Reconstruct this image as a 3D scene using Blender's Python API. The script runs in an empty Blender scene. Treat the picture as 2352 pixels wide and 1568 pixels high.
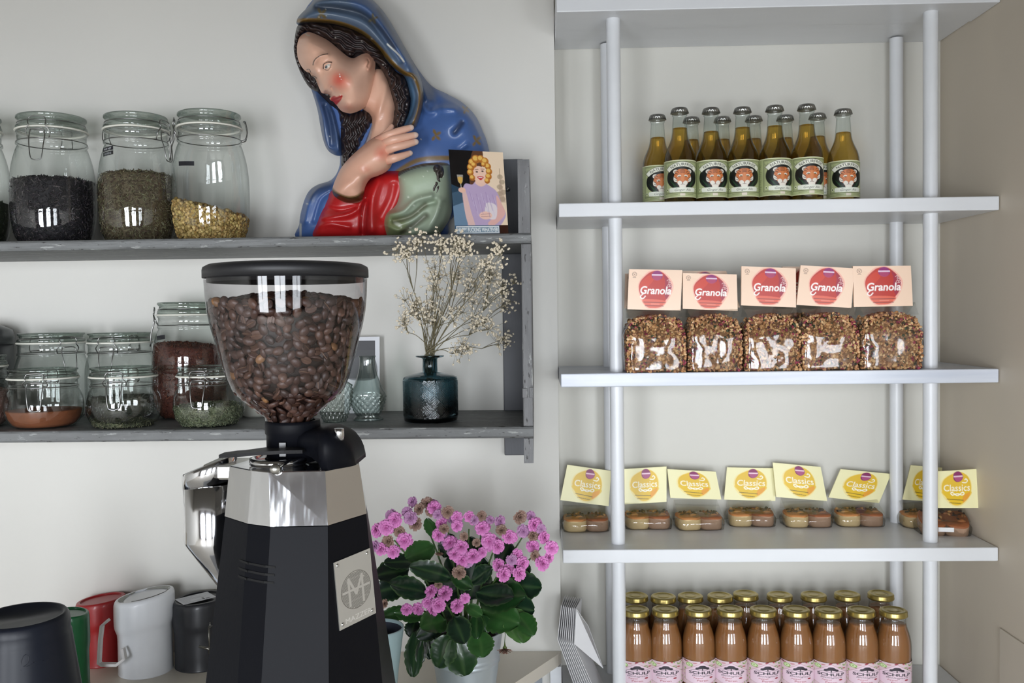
import bpy, bmesh, math, random
import numpy as np
from mathutils import Vector, Matrix, Euler, noise
sc = bpy.context.scene
COL = sc.collection
rnd = random.Random(7)
PI = math.pi

# ---------------------------------------------------------------- camera
W, H, F_PX, ZC = 2352, 1568, 2065.35, 1.5
CR = Vector((0.99952075, 0.02797275, -0.01325887))
CU = Vector((0.01239824, 0.03071878, 0.99945117))
CF = Vector((-0.02836469, 0.99913657, -0.03035725))
cd = bpy.data.cameras.new('camera'); cam = bpy.data.objects.new('camera', cd); COL.objects.link(cam)
cd.sensor_fit = 'HORIZONTAL'; cd.sensor_width = 36.0; cd.lens = 36.0 * F_PX / W; cd.clip_start = 0.05
m = Matrix.Identity(4)
for i in range(3):
    m[i][0] = CR[i]; m[i][1] = CU[i]; m[i][2] = -CF[i]
m[2][3] = ZC
cam.matrix_world = m
sc.camera = cam

# ---------------------------------------------------------------- world, windows' daylight, exposure
sc.view_settings.view_transform = 'Standard'; sc.view_settings.look = 'None'
sc.view_settings.gamma = 1; sc.view_settings.use_curve_mapping = False
sc.view_settings.exposure = 0.0
wd = bpy.data.worlds.new('world'); sc.world = wd; wd.use_nodes = True
bg = wd.node_tree.nodes['Background']
bg.inputs['Color'].default_value = (0.93, 0.96, 1.0, 1); bg.inputs['Strength'].default_value = 0.42
def area(name, loc, tgt, sx, sy, power, col):
    l = bpy.data.lights.new(name, 'AREA'); l.shape = 'RECTANGLE'; l.size = sx; l.size_y = sy
    l.energy = power; l.color = col
    o = bpy.data.objects.new(name, l); COL.objects.link(o); o.location = loc
    o.rotation_euler = (Vector(tgt) - Vector(loc)).to_track_quat('-Z', 'Y').to_euler()
    return o
# daylight entering by the three shop windows in the wall behind the camera
area('window_daylight', (-1.75, -3.3, 1.2), (-1.6, 2, 1.3), 1.1, 2.1, 138, (0.90, 0.94, 1.0))
area('window_daylight', (0.15, -3.3, 1.2), (0.15, 2, 1.3), 1.1, 2.1, 122, (0.89, 0.94, 1.0))
area('window_daylight', (2.05, -3.3, 1.2), (1.7, 2, 1.3), 1.1, 2.1, 78, (0.88, 0.935, 1.0))
area('ceiling_lamp_light', (-0.4, -0.6, 2.95), (-0.4, -0.2, 0), 1.6, 0.5, 1, (1.0, 0.90, 0.76))

# ---------------------------------------------------------------- helpers
def P(px, py, Y):
    d = CF + CR * ((px - W / 2) / F_PX) + CU * ((H / 2 - py) / F_PX)
    q = d * (Y / d[1]); q[2] += ZC
    return q
def foot(px, py, z):
    d = CF + CR * ((px - W / 2) / F_PX) + CU * ((H / 2 - py) / F_PX)
    q = d * ((z - ZC) / d[2]); q[2] += ZC
    return q
def onplane(px, py, p0, n):
    d = CF + CR * ((px - W / 2) / F_PX) + CU * ((H / 2 - py) / F_PX)
    o = Vector((0, 0, ZC)); t = (Vector(p0) - o).dot(n) / d.dot(n)
    return o + d * t
def lin(c):
    c = c / 255.0
    return c / 12.92 if c <= 0.04045 else ((c + 0.055) / 1.055) ** 2.4
def L(*c):
    if len(c) == 1: c = c[0]
    return (lin(c[0]), lin(c[1]), lin(c[2]), 1.0)
def sset(b, **k):
    for n, v in k.items():
        n = n.replace('_', ' ')
        if n in b.inputs: b.inputs[n].default_value = v
MATS = {}
def mat(name, col, rough=0.5, metal=0.0, var=0.0, vscale=8.0, bump=0.0, bscale=60.0, stretch=(1, 1, 1), coat=0.0, col2=None, ramp=None, spec=0.5, attr=False, detail=4, sheen=0, sss=0.0):
    """plain procedural surface: noise-varied colour and a noise bump"""
    if name in MATS: return MATS[name]
    M = bpy.data.materials.new(name); M.use_nodes = True
    nt = M.node_tree; N = nt.nodes; b = N['Principled BSDF']
    c = L(col)
    sset(b, Base_Color=c, Roughness=rough, Metallic=metal, Coat_Weight=coat, Specular_IOR_Level=spec, Coat_Roughness=0.08, Subsurface_Weight=sss)
    tc = N.new('ShaderNodeTexCoord'); mp = N.new('ShaderNodeMapping'); mp.inputs['Scale'].default_value = stretch
    nt.links.new(tc.outputs['Object'], mp.inputs['Vector'])
    if attr:
        a = N.new('ShaderNodeAttribute'); a.attribute_name = 'Col'
        nt.links.new(a.outputs['Color'], b.inputs['Base Color'])
    elif var > 0 or col2:
        no = N.new('ShaderNodeTexNoise'); no.inputs['Scale'].default_value = vscale; no.inputs['Detail'].default_value = detail
        nt.links.new(mp.outputs['Vector'], no.inputs['Vector'])
        r = N.new('ShaderNodeValToRGB'); nt.links.new(no.outputs['Fac'], r.inputs['Fac'])
        if ramp:
            el = r.color_ramp.elements
            el[0].position = ramp[0][0]; el[0].color = L(ramp[0][1]); el[1].position = ramp[-1][0]; el[1].color = L(ramp[-1][1])
            for p_, c_ in ramp[1:-1]:
                e = el.new(p_); e.color = L(c_)
        else:
            e = r.color_ramp.elements; e[0].position = 0.3; e[1].position = 0.7
            if col2: e[0].color = c; e[1].color = L(col2)
            else:
                e[0].color = tuple(v * (1 - var) for v in c[:3]) + (1,); e[1].color = tuple(min(1, v * (1 + var)) for v in c[:3]) + (1,)
        nt.links.new(r.outputs['Color'], b.inputs['Base Color'])
    if bump > 0:
        n2 = N.new('ShaderNodeTexNoise'); n2.inputs['Scale'].default_value = bscale; n2.inputs['Detail'].default_value = 3
        nt.links.new(mp.outputs['Vector'], n2.inputs['Vector'])
        bp = N.new('ShaderNodeBump'); bp.inputs['Strength'].default_value = bump; bp.inputs['Distance'].default_value = 0.004
        nt.links.new(n2.outputs['Fac'], bp.inputs['Height']); nt.links.new(bp.outputs['Normal'], b.inputs['Normal'])
    MATS[name] = M
    return M
def glass(name, tint=(235, 243, 240), edge=(150, 165, 160), gloss=0.9, rough=0.02, bump=0.0, bscale=20, power=2.0, f0=0.06):
    """blown or moulded glass / clear film: light passes tinted by the glass it crosses, more at glancing angles; Fresnel gloss on top"""
    if name in MATS: return MATS[name]
    M = bpy.data.materials.new(name); M.use_nodes = True
    nt = M.node_tree; N = nt.nodes; N.remove(N['Principled BSDF']); out = N['Material Output']
    lw = N.new('ShaderNodeLayerWeight'); lw.inputs['Blend'].default_value = 0.5
    pw = N.new('ShaderNodeMath'); pw.operation = 'POWER'; pw.inputs[1].default_value = power
    nt.links.new(lw.outputs['Facing'], pw.inputs[0])
    mx = N.new('ShaderNodeMix'); mx.data_type = 'RGBA'
    mx.inputs['A'].default_value = L(tint); mx.inputs['B'].default_value = L(edge)
    nt.links.new(pw.outputs[0], mx.inputs['Factor'])
    tr = N.new('ShaderNodeBsdfTransparent'); nt.links.new(mx.outputs['Result'], tr.inputs['Color'])
    gl = N.new('ShaderNodeBsdfGlossy'); gl.inputs['Roughness'].default_value = rough; gl.inputs['Color'].default_value = (gloss, gloss, gloss, 1)
    p5 = N.new('ShaderNodeMath'); p5.operation = 'POWER'; p5.inputs[1].default_value = 5.0
    nt.links.new(lw.outputs['Facing'], p5.inputs[0])
    fr = N.new('ShaderNodeMath'); fr.operation = 'MULTIPLY_ADD'; fr.inputs[1].default_value = (1 - f0) * .75; fr.inputs[2].default_value = f0
    nt.links.new(p5.outputs[0], fr.inputs[0])
    ms = N.new('ShaderNodeMixShader')
    nt.links.new(fr.outputs[0], ms.inputs[0]); nt.links.new(tr.outputs[0], ms.inputs[1]); nt.links.new(gl.outputs[0], ms.inputs[2])
    nt.links.new(ms.outputs[0], out.inputs['Surface'])
    if bump > 0:
        tc = N.new('ShaderNodeTexCoord')
        n2 = N.new('ShaderNodeTexNoise'); n2.inputs['Scale'].default_value = bscale; nt.links.new(tc.outputs['Object'], n2.inputs['Vector'])
        bp = N.new('ShaderNodeBump'); bp.inputs['Strength'].default_value = bump; bp.inputs['Distance'].default_value = 0.004
        nt.links.new(n2.outputs['Fac'], bp.inputs['Height'])
        for s in (gl, lw): nt.links.new(bp.outputs['Normal'], s.inputs['Normal'])
    MATS[name] = M
    return M

class MB:
    """collects shapes; build() links them as ONE mesh object"""
    def __init__(s): s.v = []; s.f = []; s.mi = []; s.c = None; s.sm = []
    def add(s, vs, fs, mi=0, col=None, smooth=True):
        o = len(s.v); s.v += [tuple(v) for v in vs]; s.f += [tuple(i + o for i in f) for f in fs]
        s.mi += [mi] * len(fs); s.sm += [smooth] * len(fs)
        if col is not None or s.c is not None:
            if s.c is None: s.c = [(1, 1, 1, 1)] * o
            s.c += list(col) if isinstance(col, list) else [L(col) if col is not None else (1, 1, 1, 1)] * len(vs)
        return s
    def box(s, a, b, mi=0, bev=0.0, col=None):
        x0, y0, z0 = a; x1, y1, z1 = b
        if bev <= 0:
            v = [(x, y, z) for x in (x0, x1) for y in (y0, y1) for z in (z0, z1)]
            f = [(0, 1, 3, 2), (4, 6, 7, 5), (0, 4, 5, 1), (2, 3, 7, 6), (0, 2, 6, 4), (1, 5, 7, 3)]
            return s.add(v, f, mi, col, False)
        bm = bmesh.new(); bmesh.ops.create_cube(bm, size=1)
        for v in bm.verts: v.co = Vector(((x0 + x1) / 2 + v.co.x * (x1 - x0), (y0 + y1) / 2 + v.co.y * (y1 - y0), (z0 + z1) / 2 + v.co.z * (z1 - z0)))
        bmesh.ops.bevel(bm, geom=list(bm.edges), offset=bev, segments=2, affect='EDGES', profile=0.5)
        return s.bm(bm, mi, col, False)
    def bm(s, bm, mi=0, col=None, smooth=True):
        bm.verts.index_update()
        s.add([v.co[:] for v in bm.verts], [[v.index for v in f.verts] for f in bm.faces], mi, col, smooth); bm.free(); return s
    def lathe(s, prof, c=(0, 0, 0), seg=32, mi=0, col=None, smooth=True, closed=False, mod=None):
        v = []; f = []; n = len(prof)
        for k in range(seg):
            a = 2 * PI * k / seg
            for i, (r, z) in enumerate(prof):
                rr = r * (mod(a, z) if mod else 1)
                v.append((c[0] + rr * math.cos(a), c[1] + rr * math.sin(a), c[2] + z))
        for k in range(seg):
            k2 = (k + 1) % seg
            for i in range(n - 1 + (1 if closed else 0)):
                j = (i + 1) % n
                f.append((k * n + i, k2 * n + i, k2 * n + j, k * n + j))
        return s.add(v, f, mi, col, smooth)
    def tube(s, pts, r, seg=8, mi=0, col=None, cap=True, closed=False):
        pts = [Vector(p) for p in pts]; n = len(pts); v = []; f = []
        rs = r if hasattr(r, '__len__') else [r] * n
        up = None
        for i, p in enumerate(pts):
            if closed: t = pts[(i + 1) % n] - pts[i - 1]
            else: t = pts[min(i + 1, n - 1)] - pts[max(i - 1, 0)]
            if t.length < 1e-9: t = Vector((0, 0, 1))
            t.normalize()
            if up is None:
                up = Vector((0, 0, 1)) if abs(t.z) < 0.9 else Vector((1, 0, 0))
                up = (up - t * up.dot(t)).normalized()
            else:
                u2 = up - t * up.dot(t); up = u2.normalized() if u2.length > 1e-6 else t.orthogonal().normalized()
            w = t.cross(up)
            for k in range(seg):
                a = 2 * PI * k / seg
                v.append(p + (up * math.cos(a) + w * math.sin(a)) * rs[i])
        for i in range(n - 1 + (1 if closed else 0)):
            j = (i + 1) % n
            for k in range(seg):
                k2 = (k + 1) % seg
                f.append((i * seg + k, i * seg + k2, j * seg + k2, j * seg + k))
        if cap and not closed:
            f.append(tuple(range(seg - 1, -1, -1))); f.append(tuple((n - 1) * seg + k for k in range(seg)))
        return s.add(v, f, mi, col, True)
    def ell(s, c, r, rot=None, seg=12, ring=8, mi=0, col=None):
        v = []; f = []
        R = rot.to_matrix() if isinstance(rot, Euler) else rot
        for i in range(ring + 1):
            t = PI * i / ring
            for k in range(seg):
                a = 2 * PI * k / seg
                q = Vector((r[0] * math.sin(t) * math.cos(a), r[1] * math.sin(t) * math.sin(a), r[2] * math.cos(t)))
                if R is not None: q = R @ q
                v.append(q + Vector(c))
        for i in range(ring):
            for k in range(seg):
                k2 = (k + 1) % seg
                f.append((i * seg + k, (i + 1) * seg + k, (i + 1) * seg + k2, i * seg + k2))
        return s.add(v, f, mi, col, True)
    def prism(s, poly, z0, z1, mi=0, col=None, axis='z', smooth=False):
        n = len(poly)
        def mk(x, y, z): return (x, y, z) if axis == 'z' else ((x, z, y) if axis == 'y' else (z, x, y))
        v = [mk(x, y, z0) for x, y in poly] + [mk(x, y, z1) for x, y in poly]
        f = [tuple(range(n - 1, -1, -1)), tuple(range(n, 2 * n))] + [(i, (i + 1) % n, n + (i + 1) % n, n + i) for i in range(n)]
        return s.add(v, f, mi, col, smooth)
    def mesh(s, name, mats):
        me = bpy.data.meshes.new(name); me.from_pydata(s.v, [], s.f); me.update()
        for m_ in (mats if isinstance(mats, (list, tuple)) else [mats]): me.materials.append(m_)
        me.polygons.foreach_set('material_index', s.mi); me.polygons.foreach_set('use_smooth', s.sm)
        if s.c is not None:
            a = me.color_attributes.new('Col', 'FLOAT_COLOR', 'POINT')
            a.data.foreach_set('color', np.array(s.c, dtype=np.float32).ravel())
        bm = bmesh.new(); bm.from_mesh(me); bmesh.ops.recalc_face_normals(bm, faces=bm.faces); bm.to_mesh(me); bm.free()
        return me
    def build(s, name, mats, parent=None, loc=None):
        return link(name, s.mesh(name, mats), parent, loc)
def link(name, me, parent=None, loc=None):
    o = bpy.data.objects.new(name, me); COL.objects.link(o)
    if parent is not None: o.parent = parent
    if loc is not None: o.location = loc
    return o
def thing(name, label, cat, loc=(0, 0, 0), rz=0, group=None):
    o = bpy.data.objects.new(name, None); COL.objects.link(o); o.location = loc; o.rotation_euler = (0, 0, rz)
    o.empty_display_size = 0.02
    return tag(o, label, cat, group)
def tag(o, label, cat, group=None, kind=None):
    o['label'] = label; o['category'] = cat
    if group: o['group'] = group
    if kind: o['kind'] = kind
    return o
def structure(o, label=None):
    o['kind'] = 'structure'
    if label: o['label'] = label; o['category'] = o.name.split('_')[0]
    return o
def copy_tree(o, parent=None):
    c = o.copy(); COL.objects.link(c)
    if parent is not None: c.parent = parent
    for ch in list(o.children): copy_tree(ch, c)
    return c
def smooth_closed(pts, k=6, closed=True):
    """Catmull-Rom through the points"""
    pts = [np.array(p, float) for p in pts]; n = len(pts); out = []
    for i in range(n if closed else n - 1):
        if closed: a, b, c, d = pts[i - 1], pts[i], pts[(i + 1) % n], pts[(i + 2) % n]
        else: a, b, c, d = pts[max(i - 1, 0)], pts[i], pts[i + 1], pts[min(i + 2, n - 1)]
        for j in range(k):
            t = j / k
            out.append(0.5 * ((2 * b) + (c - a) * t + (2 * a - 5 * b + 4 * c - d) * t * t + (3 * b - a - 3 * c + d) * t ** 3))
    if not closed: out.append(pts[-1])
    return np.array(out)

# ---- text outlines from the built-in font
_TX = {}
def text_tris(body, shear=0.0, bold=0.0):
    key = (body, shear, bold)
    if key in _TX: return _TX[key]
    c = bpy.data.curves.new('lettering', 'FONT'); c.body = body; c.size = 1.0; c.align_x = 'CENTER'; c.shear = shear; c.offset = bold
    c.resolution_u = 3
    o = bpy.data.objects.new('lettering', c); COL.objects.link(o)
    me = bpy.data.meshes.new_from_object(o)
    me.calc_loop_triangles()
    v = np.array([x.co[:2] for x in me.vertices]); t = np.array([list(x.vertices) for x in me.loop_triangles])
    bpy.data.objects.remove(o); bpy.data.curves.remove(c); bpy.data.meshes.remove(me)
    _TX[key] = (v, t)
    return v, t

class Canvas:
    """paints printed artwork, supersampled; becomes vertex colours on the printed surface"""
    def __init__(s, w, h, col, ss=3):
        s.w, s.h, s.ss = w, h, ss
        s.a = np.empty((h * ss, w * ss, 3), np.float32); s.a[:] = L(col)[:3]
    def _fill(s, pts, col, alpha=1.0):
        p = np.array(pts, float) * s.ss
        x0, y0 = np.maximum(np.floor(p.min(0)).astype(int), 0); x1 = min(int(p[:, 0].max()) + 2, s.w * s.ss); y1 = min(int(p[:, 1].max()) + 2, s.h * s.ss)
        if x1 <= x0 or y1 <= y0: return
        X, Y = np.meshgrid(np.arange(x0, x1) + .5, np.arange(y0, y1) + .5)
        ins = np.zeros(X.shape, bool); n = len(p); j = n - 1
        for i in range(n):
            xi, yi = p[i]; xj, yj = p[j]
            if yi != yj:
                c = ((yi > Y) != (yj > Y)) & (X < (xj - xi) * (Y - yi) / (yj - yi) + xi)
                ins ^= c
            j = i
        sub = s.a[y0:y1, x0:x1]
        sub[ins] = sub[ins] * (1 - alpha) + np.array(L(col)[:3], np.float32) * alpha
    def poly(s, pts, col, smooth=False, alpha=1.0):
        if smooth: pts = smooth_closed(pts, 5)
        s._fill(pts, col, alpha); return s
    def ell(s, cx, cy, rx, ry, col, alpha=1.0, rot=0):
        t = np.linspace(0, 2 * PI, 36, endpoint=False); c, n = math.cos(rot), math.sin(rot)
        x = rx * np.cos(t); y = ry * np.sin(t)
        s._fill(np.stack([cx + x * c - y * n, cy + x * n + y * c], 1), col, alpha); return s
    def rect(s, x0, y0, x1, y1, col, alpha=1.0): s._fill([(x0, y0), (x1, y0), (x1, y1), (x0, y1)], col, alpha); return s
    def line(s, pts, w, col, smooth=False, alpha=1.0):
        if smooth and len(pts) > 2: pts = smooth_closed(pts, 6, False)
        pts = np.array(pts, float)
        for a, b in zip(pts[:-1], pts[1:]):
            d = b - a; l = np.hypot(*d)
            if l < 1e-6: continue
            n = np.array([-d[1], d[0]]) / l * w / 2; e = d / l * w * .3
            s._fill([a - e + n, b + e + n, b + e - n, a - e - n], col, alpha)
        return s
    def text(s, body, cx, cy, size, col, shear=0.0, bold=0.0, rot=0.0, arc=None, wscale=1.0):
        v, t = text_tris(body, shear, bold)
        q = v * size; x = q[:, 0] * wscale; y = -(q[:, 1] - size * 0.35)
        if arc:
            th = x / arc; r = arc - y if True else 0
            X = cx + (arc - y) * np.sin(th); Y = cy + arc - (arc - y) * np.cos(th)
        else:
            X = cx + x * math.cos(rot) - y * math.sin(rot); Y = cy + x * math.sin(rot) + y * math.cos(rot)
        pts = np.stack([X, Y], 1)
        for tri in t: s._fill(pts[tri], col)
        return s
    def noise(s, amt, seed=1):
        r = np.random.RandomState(seed); s.a *= (1 + amt * (r.rand(*s.a.shape[:2], 1) - .5)); return s
    def pix(s):
        return s.a.reshape(s.h, s.ss, s.w, s.ss, 3).mean((1, 3))
    def sheet(s, name, m_, fn, parent=None, back=None, thick=0.0, loc=None):
        """fn(u, v) u 0..1 left-right, v 0..1 top-bottom -> 3D point; gives a mesh carrying the print"""
        px = s.pix(); h, w = px.shape[:2]
        us = np.linspace(0, 1, w); vs = np.linspace(0, 1, h)
        V = [tuple(fn(u, v)) for v in vs for u in us]
        Fc = [(j * w + i, (j + 1) * w + i, (j + 1) * w + i + 1, j * w + i + 1) for j in range(h - 1) for i in range(w - 1)]
        C = np.concatenate([px.reshape(-1, 3), np.ones((h * w, 1), np.float32)], 1)
        mb = MB(); mb.add(V, Fc, 0, [tuple(c) for c in C])
        if thick > 0:
            # a second skin behind and a rim, so the card has real thickness
            V2 = [tuple(fn(u, v, thick)) for v in vs[::max(1, h // 8)].tolist() + [1.0] for u in us[::max(1, w // 8)].tolist() + [1.0]]
            hh = len(vs[::max(1, h // 8)]) + 1; ww = len(us[::max(1, w // 8)]) + 1
            F2 = [(j * ww + i, j * ww + i + 1, (j + 1) * ww + i + 1, (j + 1) * ww + i) for j in range(hh - 1) for i in range(ww - 1)]
            mb.add(V2, F2, 0, [L(back or (235, 230, 220))] * len(V2))
            rim = [(0, v) for v in np.linspace(0, 1, 9)] + [(u, 1) for u in np.linspace(0, 1, 9)[1:]] + [(1, v) for v in np.linspace(1, 0, 9)[1:]] + [(u, 0) for u in np.linspace(1, 0, 9)[1:-1]]
            R1 = [tuple(fn(u, v)) for u, v in rim]; R2 = [tuple(fn(u, v, thick)) for u, v in rim]; k = len(rim)
            mb.add(R1 + R2, [(i, (i + 1) % k, k + (i + 1) % k, k + i) for i in range(k)], 0, [L(back or (235, 230, 220))] * (2 * k), False)
        me = bpy.data.meshes.new(name); me.from_pydata(mb.v, [], mb.f); me.update(); me.materials.append(m_)
        me.polygons.foreach_set('use_smooth', mb.sm)
        a = me.color_attributes.new('Col', 'FLOAT_COLOR', 'POINT'); a.data.foreach_set('color', np.array(mb.c, dtype=np.float32).ravel())
        return link(name, me, parent, loc)
# ---------------------------------------------------------------- materials of the setting
m_wall = mat('painted_plaster', (216, 214, 208), 0.62, var=0.018, vscale=2.2, bump=0.06, bscale=45, spec=0.35)
m_niche = mat('niche_paint', (206, 204, 196), 0.55, var=0.015, vscale=3, bump=0.04, bscale=40, spec=0.35)
m_side = mat('side_wall_paint', (208, 197, 180), 0.5, var=0.02, vscale=3, bump=0.04, bscale=40, spec=0.4)
m_white = mat('white_lacquer', (219, 221, 224), 0.32, var=0.012, vscale=6, stretch=(1, 6, 6), bump=0.05, bscale=18, spec=0.5)
m_counter = mat('cream_counter', (222, 214, 200), 0.35, var=0.02, vscale=5, bump=0.02, bscale=80)
m_ceil = mat('ceiling_paint', (138, 134, 127), 0.8, var=0.01)
m_floor = mat('floor_boards', (200, 194, 184), 0.5, var=0.12, vscale=4, stretch=(1, 9, 1), bump=0.1)
m_frame = mat('window_frame_paint', (225, 226, 226), 0.4, var=0.01)

YW, XE, YN = 2.2, 0.049, 2.294         # left wall plane, its corner, niche back plane
XR = 1.0135
# room shell
structure(MB().box((-3.2, YW, 0), (XE, YW + 0.15, 3.0)).build('wall_back', m_wall))
structure(MB().box((XE, YN, 0), (XR + 0.1, YN + 0.12, 3.0)).build('wall_niche', m_niche))
structure(MB().box((XR, 1.15, 0), (XR + 0.1, YN, 3.0)).build('wall_right', m_side))
structure(MB().box((-3.35, -3.3, 0), (-3.2, 2.35, 3.0)).build('wall_left', m_wall))
structure(MB().box((3.2, -3.3, 0), (3.35, 1.3, 3.0)).build('wall_far_right', m_wall))
structure(MB().box((XR + 0.1, 1.15, 0), (3.35, 1.3, 3.0)).build('wall_return', m_wall))
structure(MB().box((-3.35, -3.45, -0.05), (3.35, 2.41, 0)).build('floor', m_floor))
structure(MB().box((-3.35, -3.45, 3.0), (3.35, 2.41, 3.08)).build('ceiling', m_ceil))
structure(MB().box((-3.2, -.55, 1.82), (3.2, -.35, 3.0)).build('shading_beam', m_ceil))      # unseen beam added behind the camera to dim the upper wall
fw = MB()
wins = [(-2.35, -1.15), (-0.45, 0.75), (1.45, 2.65)]
xs = [-3.2] + [a for w_ in wins for a in w_] + [3.2]
for i in range(0, len(xs), 2): fw.box((xs[i], -3.2, 0), (xs[i + 1], -3.05, 3.0))
for a, b in wins:
    fw.box((a, -3.2, 0), (b, -3.05, 0.12)); fw.box((a, -3.2, 2.28), (b, -3.05, 3.0))
structure(fw.build('wall_front', mat('dark_panelling', (78, 66, 56), .6, var=.1, vscale=3, stretch=(6, 1, 1))))
for k, (a, b) in enumerate(wins):
    f_ = MB(); t_ = 0.035
    f_.box((a, -3.14, 0.12), (a + t_, -3.08, 2.28)).box((b - t_, -3.14, 0.12), (b, -3.08, 2.28)).box((a, -3.14, 0.12), (b, -3.08, 0.17)).box((a, -3.14, 2.23), (b, -3.08, 2.28))
    f_.box(((a + b) / 2 - .02, -3.14, .8), ((a + b) / 2 + .02, -3.08, 2.7)).box((a, -3.13, 1.65), (b, -3.09, 1.69))
    structure(f_.build('window_%d' % (k + 1), m_frame))
# access hatch in the right wall (only its corner shows at the frame's edge)
h_ = MB()
q1 = onplane(2300, 1440, (XR, 2, 1), Vector((1, 0, 0))); q2 = onplane(2348, 1476, (XR, 2, 1), Vector((1, 0, 0)))
zt = (q1.z + q2.z) / 2
h_.box((XR - 0.004, q2.y - 0.06, zt - 0.20), (XR - 0.0005, q1.y, zt), bev=0.001)
hat = h_.build('trim_1', mat('hatch_paint', (206, 196, 180), 0.45, var=0.02)); structure(hat)

# ---------------------------------------------------------------- white shelf rack in the niche
XL = 0.0506; YF = 2.0
ZS = [2.162, 1.7435, 1.366, 0.971, 0.5945]      # [underside of the top board] then the tops of the shelves
TH = 0.0303
rack = thing('shelf_rack', 'white open shelf rack with round poles filling the wall niche', 'shelf', (0, 0, 0))
def board(x0, x1, y0, y1, z0, z1, m_=m_white): return MB().box((x0, y0, z0), (x1, y1, z1), bev=0.0022).build('shelf_board', m_, rack)
board(XL, XR - 0.001, YF, 2.132, ZS[0], ZS[0] + 0.06)
board(XL, XR - 0.001, 2.134, YN - .001, ZS[0] + 0.003, ZS[0] + 0.06)
m_white2 = mat('scuffed_white_lacquer', (196, 202, 214), 0.3, col2=(214, 218, 226), vscale=5, stretch=(.6, 5, 12), bump=0.05, bscale=18)
for z, m_ in zip(ZS[1:], (m_white, m_white2, m_white, m_white)):
    board(XL, XR - 0.002, YF, YN - .001, z - TH, z, m_)
zt = [ZS[4]] + ZS[3:0:-1] + [ZS[0]]
for px_, py_ in ((0.1797, 2.0579), (0.8877, 2.0579), (0.1797, 2.2495), (0.8877, 2.2495)):
    for k in range(4):
        z0 = [ZS[4], ZS[3], ZS[2], ZS[1]][k]; z1 = [ZS[3] - TH, ZS[2] - TH, ZS[1] - TH, ZS[0]][k]
        MB().lathe([(0.0158, 0), (0.0158, z1 - z0)], (px_, py_, z0), 28).build('pole', m_white, rack)
# ---------------------------------------------------------------- grey distressed wall shelf
def distressed(name, base, light, dark, st):
    M = mat(name, base, 0.55, bump=0.5, bscale=55, stretch=st)
    nt = M.node_tree; N = nt.nodes; b = N['Principled BSDF']; mp = [n for n in N if n.type == 'MAPPING'][0]
    def noise_(scale, det, lo, hi):
        n = N.new('ShaderNodeTexNoise'); n.inputs['Scale'].default_value = scale; n.inputs['Detail'].default_value = det; n.inputs['Roughness'].default_value = .65
        nt.links.new(mp.outputs[0], n.inputs['Vector'])
        r = N.new('ShaderNodeMapRange'); r.inputs['From Min'].default_value = lo; r.inputs['From Max'].default_value = hi
        nt.links.new(n.outputs['Fac'], r.inputs['Value']); return r
    def mix(fac, a, bcol):
        x = N.new('ShaderNodeMix'); x.data_type = 'RGBA'; nt.links.new(fac.outputs[0], x.inputs['Factor'])
        if isinstance(a, tuple): x.inputs['A'].default_value = a
        else: nt.links.new(a, x.inputs['A'])
        x.inputs['B'].default_value = bcol; return x.outputs['Result']
    c = mix(noise_(9, 3, .35, .65), L(base), L(tuple(int(v * .86) for v in base)))
    c = mix(noise_(40, 7, .61, .64), c, L(light))
    c = mix(noise_(62, 6, .62, .645), c, L(dark))
    nt.links.new(c, b.inputs['Base Color'])
    return M
m_gshelf = distressed('weathered_grey_paint', (120, 122, 122), (158, 160, 158), (48, 46, 44), (.55, 2.2, 3.0))
m_gpanel = distressed('weathered_grey_paint_upright', (118, 118, 119), (158, 160, 158), (46, 44, 43), (3, 2.2, .55))
m_gdark = mat('dark_grey_paint', (84, 85, 90), 0.55, var=0.08, vscale=5, stretch=(3, 3, .5), bump=0.15)
YS = 1.87; K = YS / 1.95
ZU, ZUb, ZL, ZLb = ZC + .1753 * K, ZC + .1525 * K, ZC - .2445 * K, ZC - .2705 * K
gs = thing('wall_shelf', 'grey weathered wooden wall shelf with chipped paint, two boards high', 'shelf', (0, 0, 0))
def wornboard(x0, x1, y0, y1, z0, z1, name='shelf_board'):
    # front edge worn uneven: finely divided along its length
    n = 260; v = []; f = []; r = random.Random(int(z0 * 1000))
    for i in range(n + 1):
        x = x0 + (x1 - x0) * i / n
        w1 = 0.0016 * noise.noise(Vector((x * 22, z0 * 9, 0))) + 0.001 * noise.noise(Vector((x * 90, 3, z0)))
        w2 = 0.0022 * noise.noise(Vector((x * 25, z0 * 9, 5))) + 0.0014 * noise.noise(Vector((x * 80, 7, z0)))
        ring = [(x, y1, z1), (x, y0 + .006, z1), (x, y0 + .0018 + abs(w1), z1 - .0016), (x, y0 + w1 * .4, z1 - .005), (x, y0 + w2 * .4, z0 + .005), (x, y0 + .002 + abs(w2), z0 + .001 + max(0, w2)), (x, y0 + .008, z0), (x, y1, z0)]
        v += ring
    for i in range(n):
        for k in range(8):
            a = i * 8 + k; b_ = i * 8 + (k + 1) % 8
            f.append((a, b_, b_ + 8, a + 8))
    f.append(tuple(range(8))); f.append(tuple(n * 8 + k for k in range(7, -1, -1)))
    mb = MB(); mb.add(v, f, 0, None, False)
    return mb.build(name, m_gshelf, gs)
XP0, XP1 = P(1201, 860, YS).x, P(1223, 860, YS).x
wornboard(-1.75, XP1 + .0005, YS, YW - .001, ZUb, ZU)
wornboard(-1.75, XP1 + .0005, YS, YW - .001, ZLb, ZL)
def zat(px, py, Y): return P(px, py, Y).z
pan = MB()
pan.box((XP0, YS + .003, ZLb - .0001), (XP1, YW - .001, zat(1212, 1060, YS)), bev=.003)
prof = [(YS + .004, ZLb - .0005), (YS + .004, zat(1212, 1064, YS)), (YS + .03, zat(1212, 1064, YS)), (YW - .001, zat(1212, 1030, YS)), (YW - .001, ZLb - .0005)]
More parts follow.
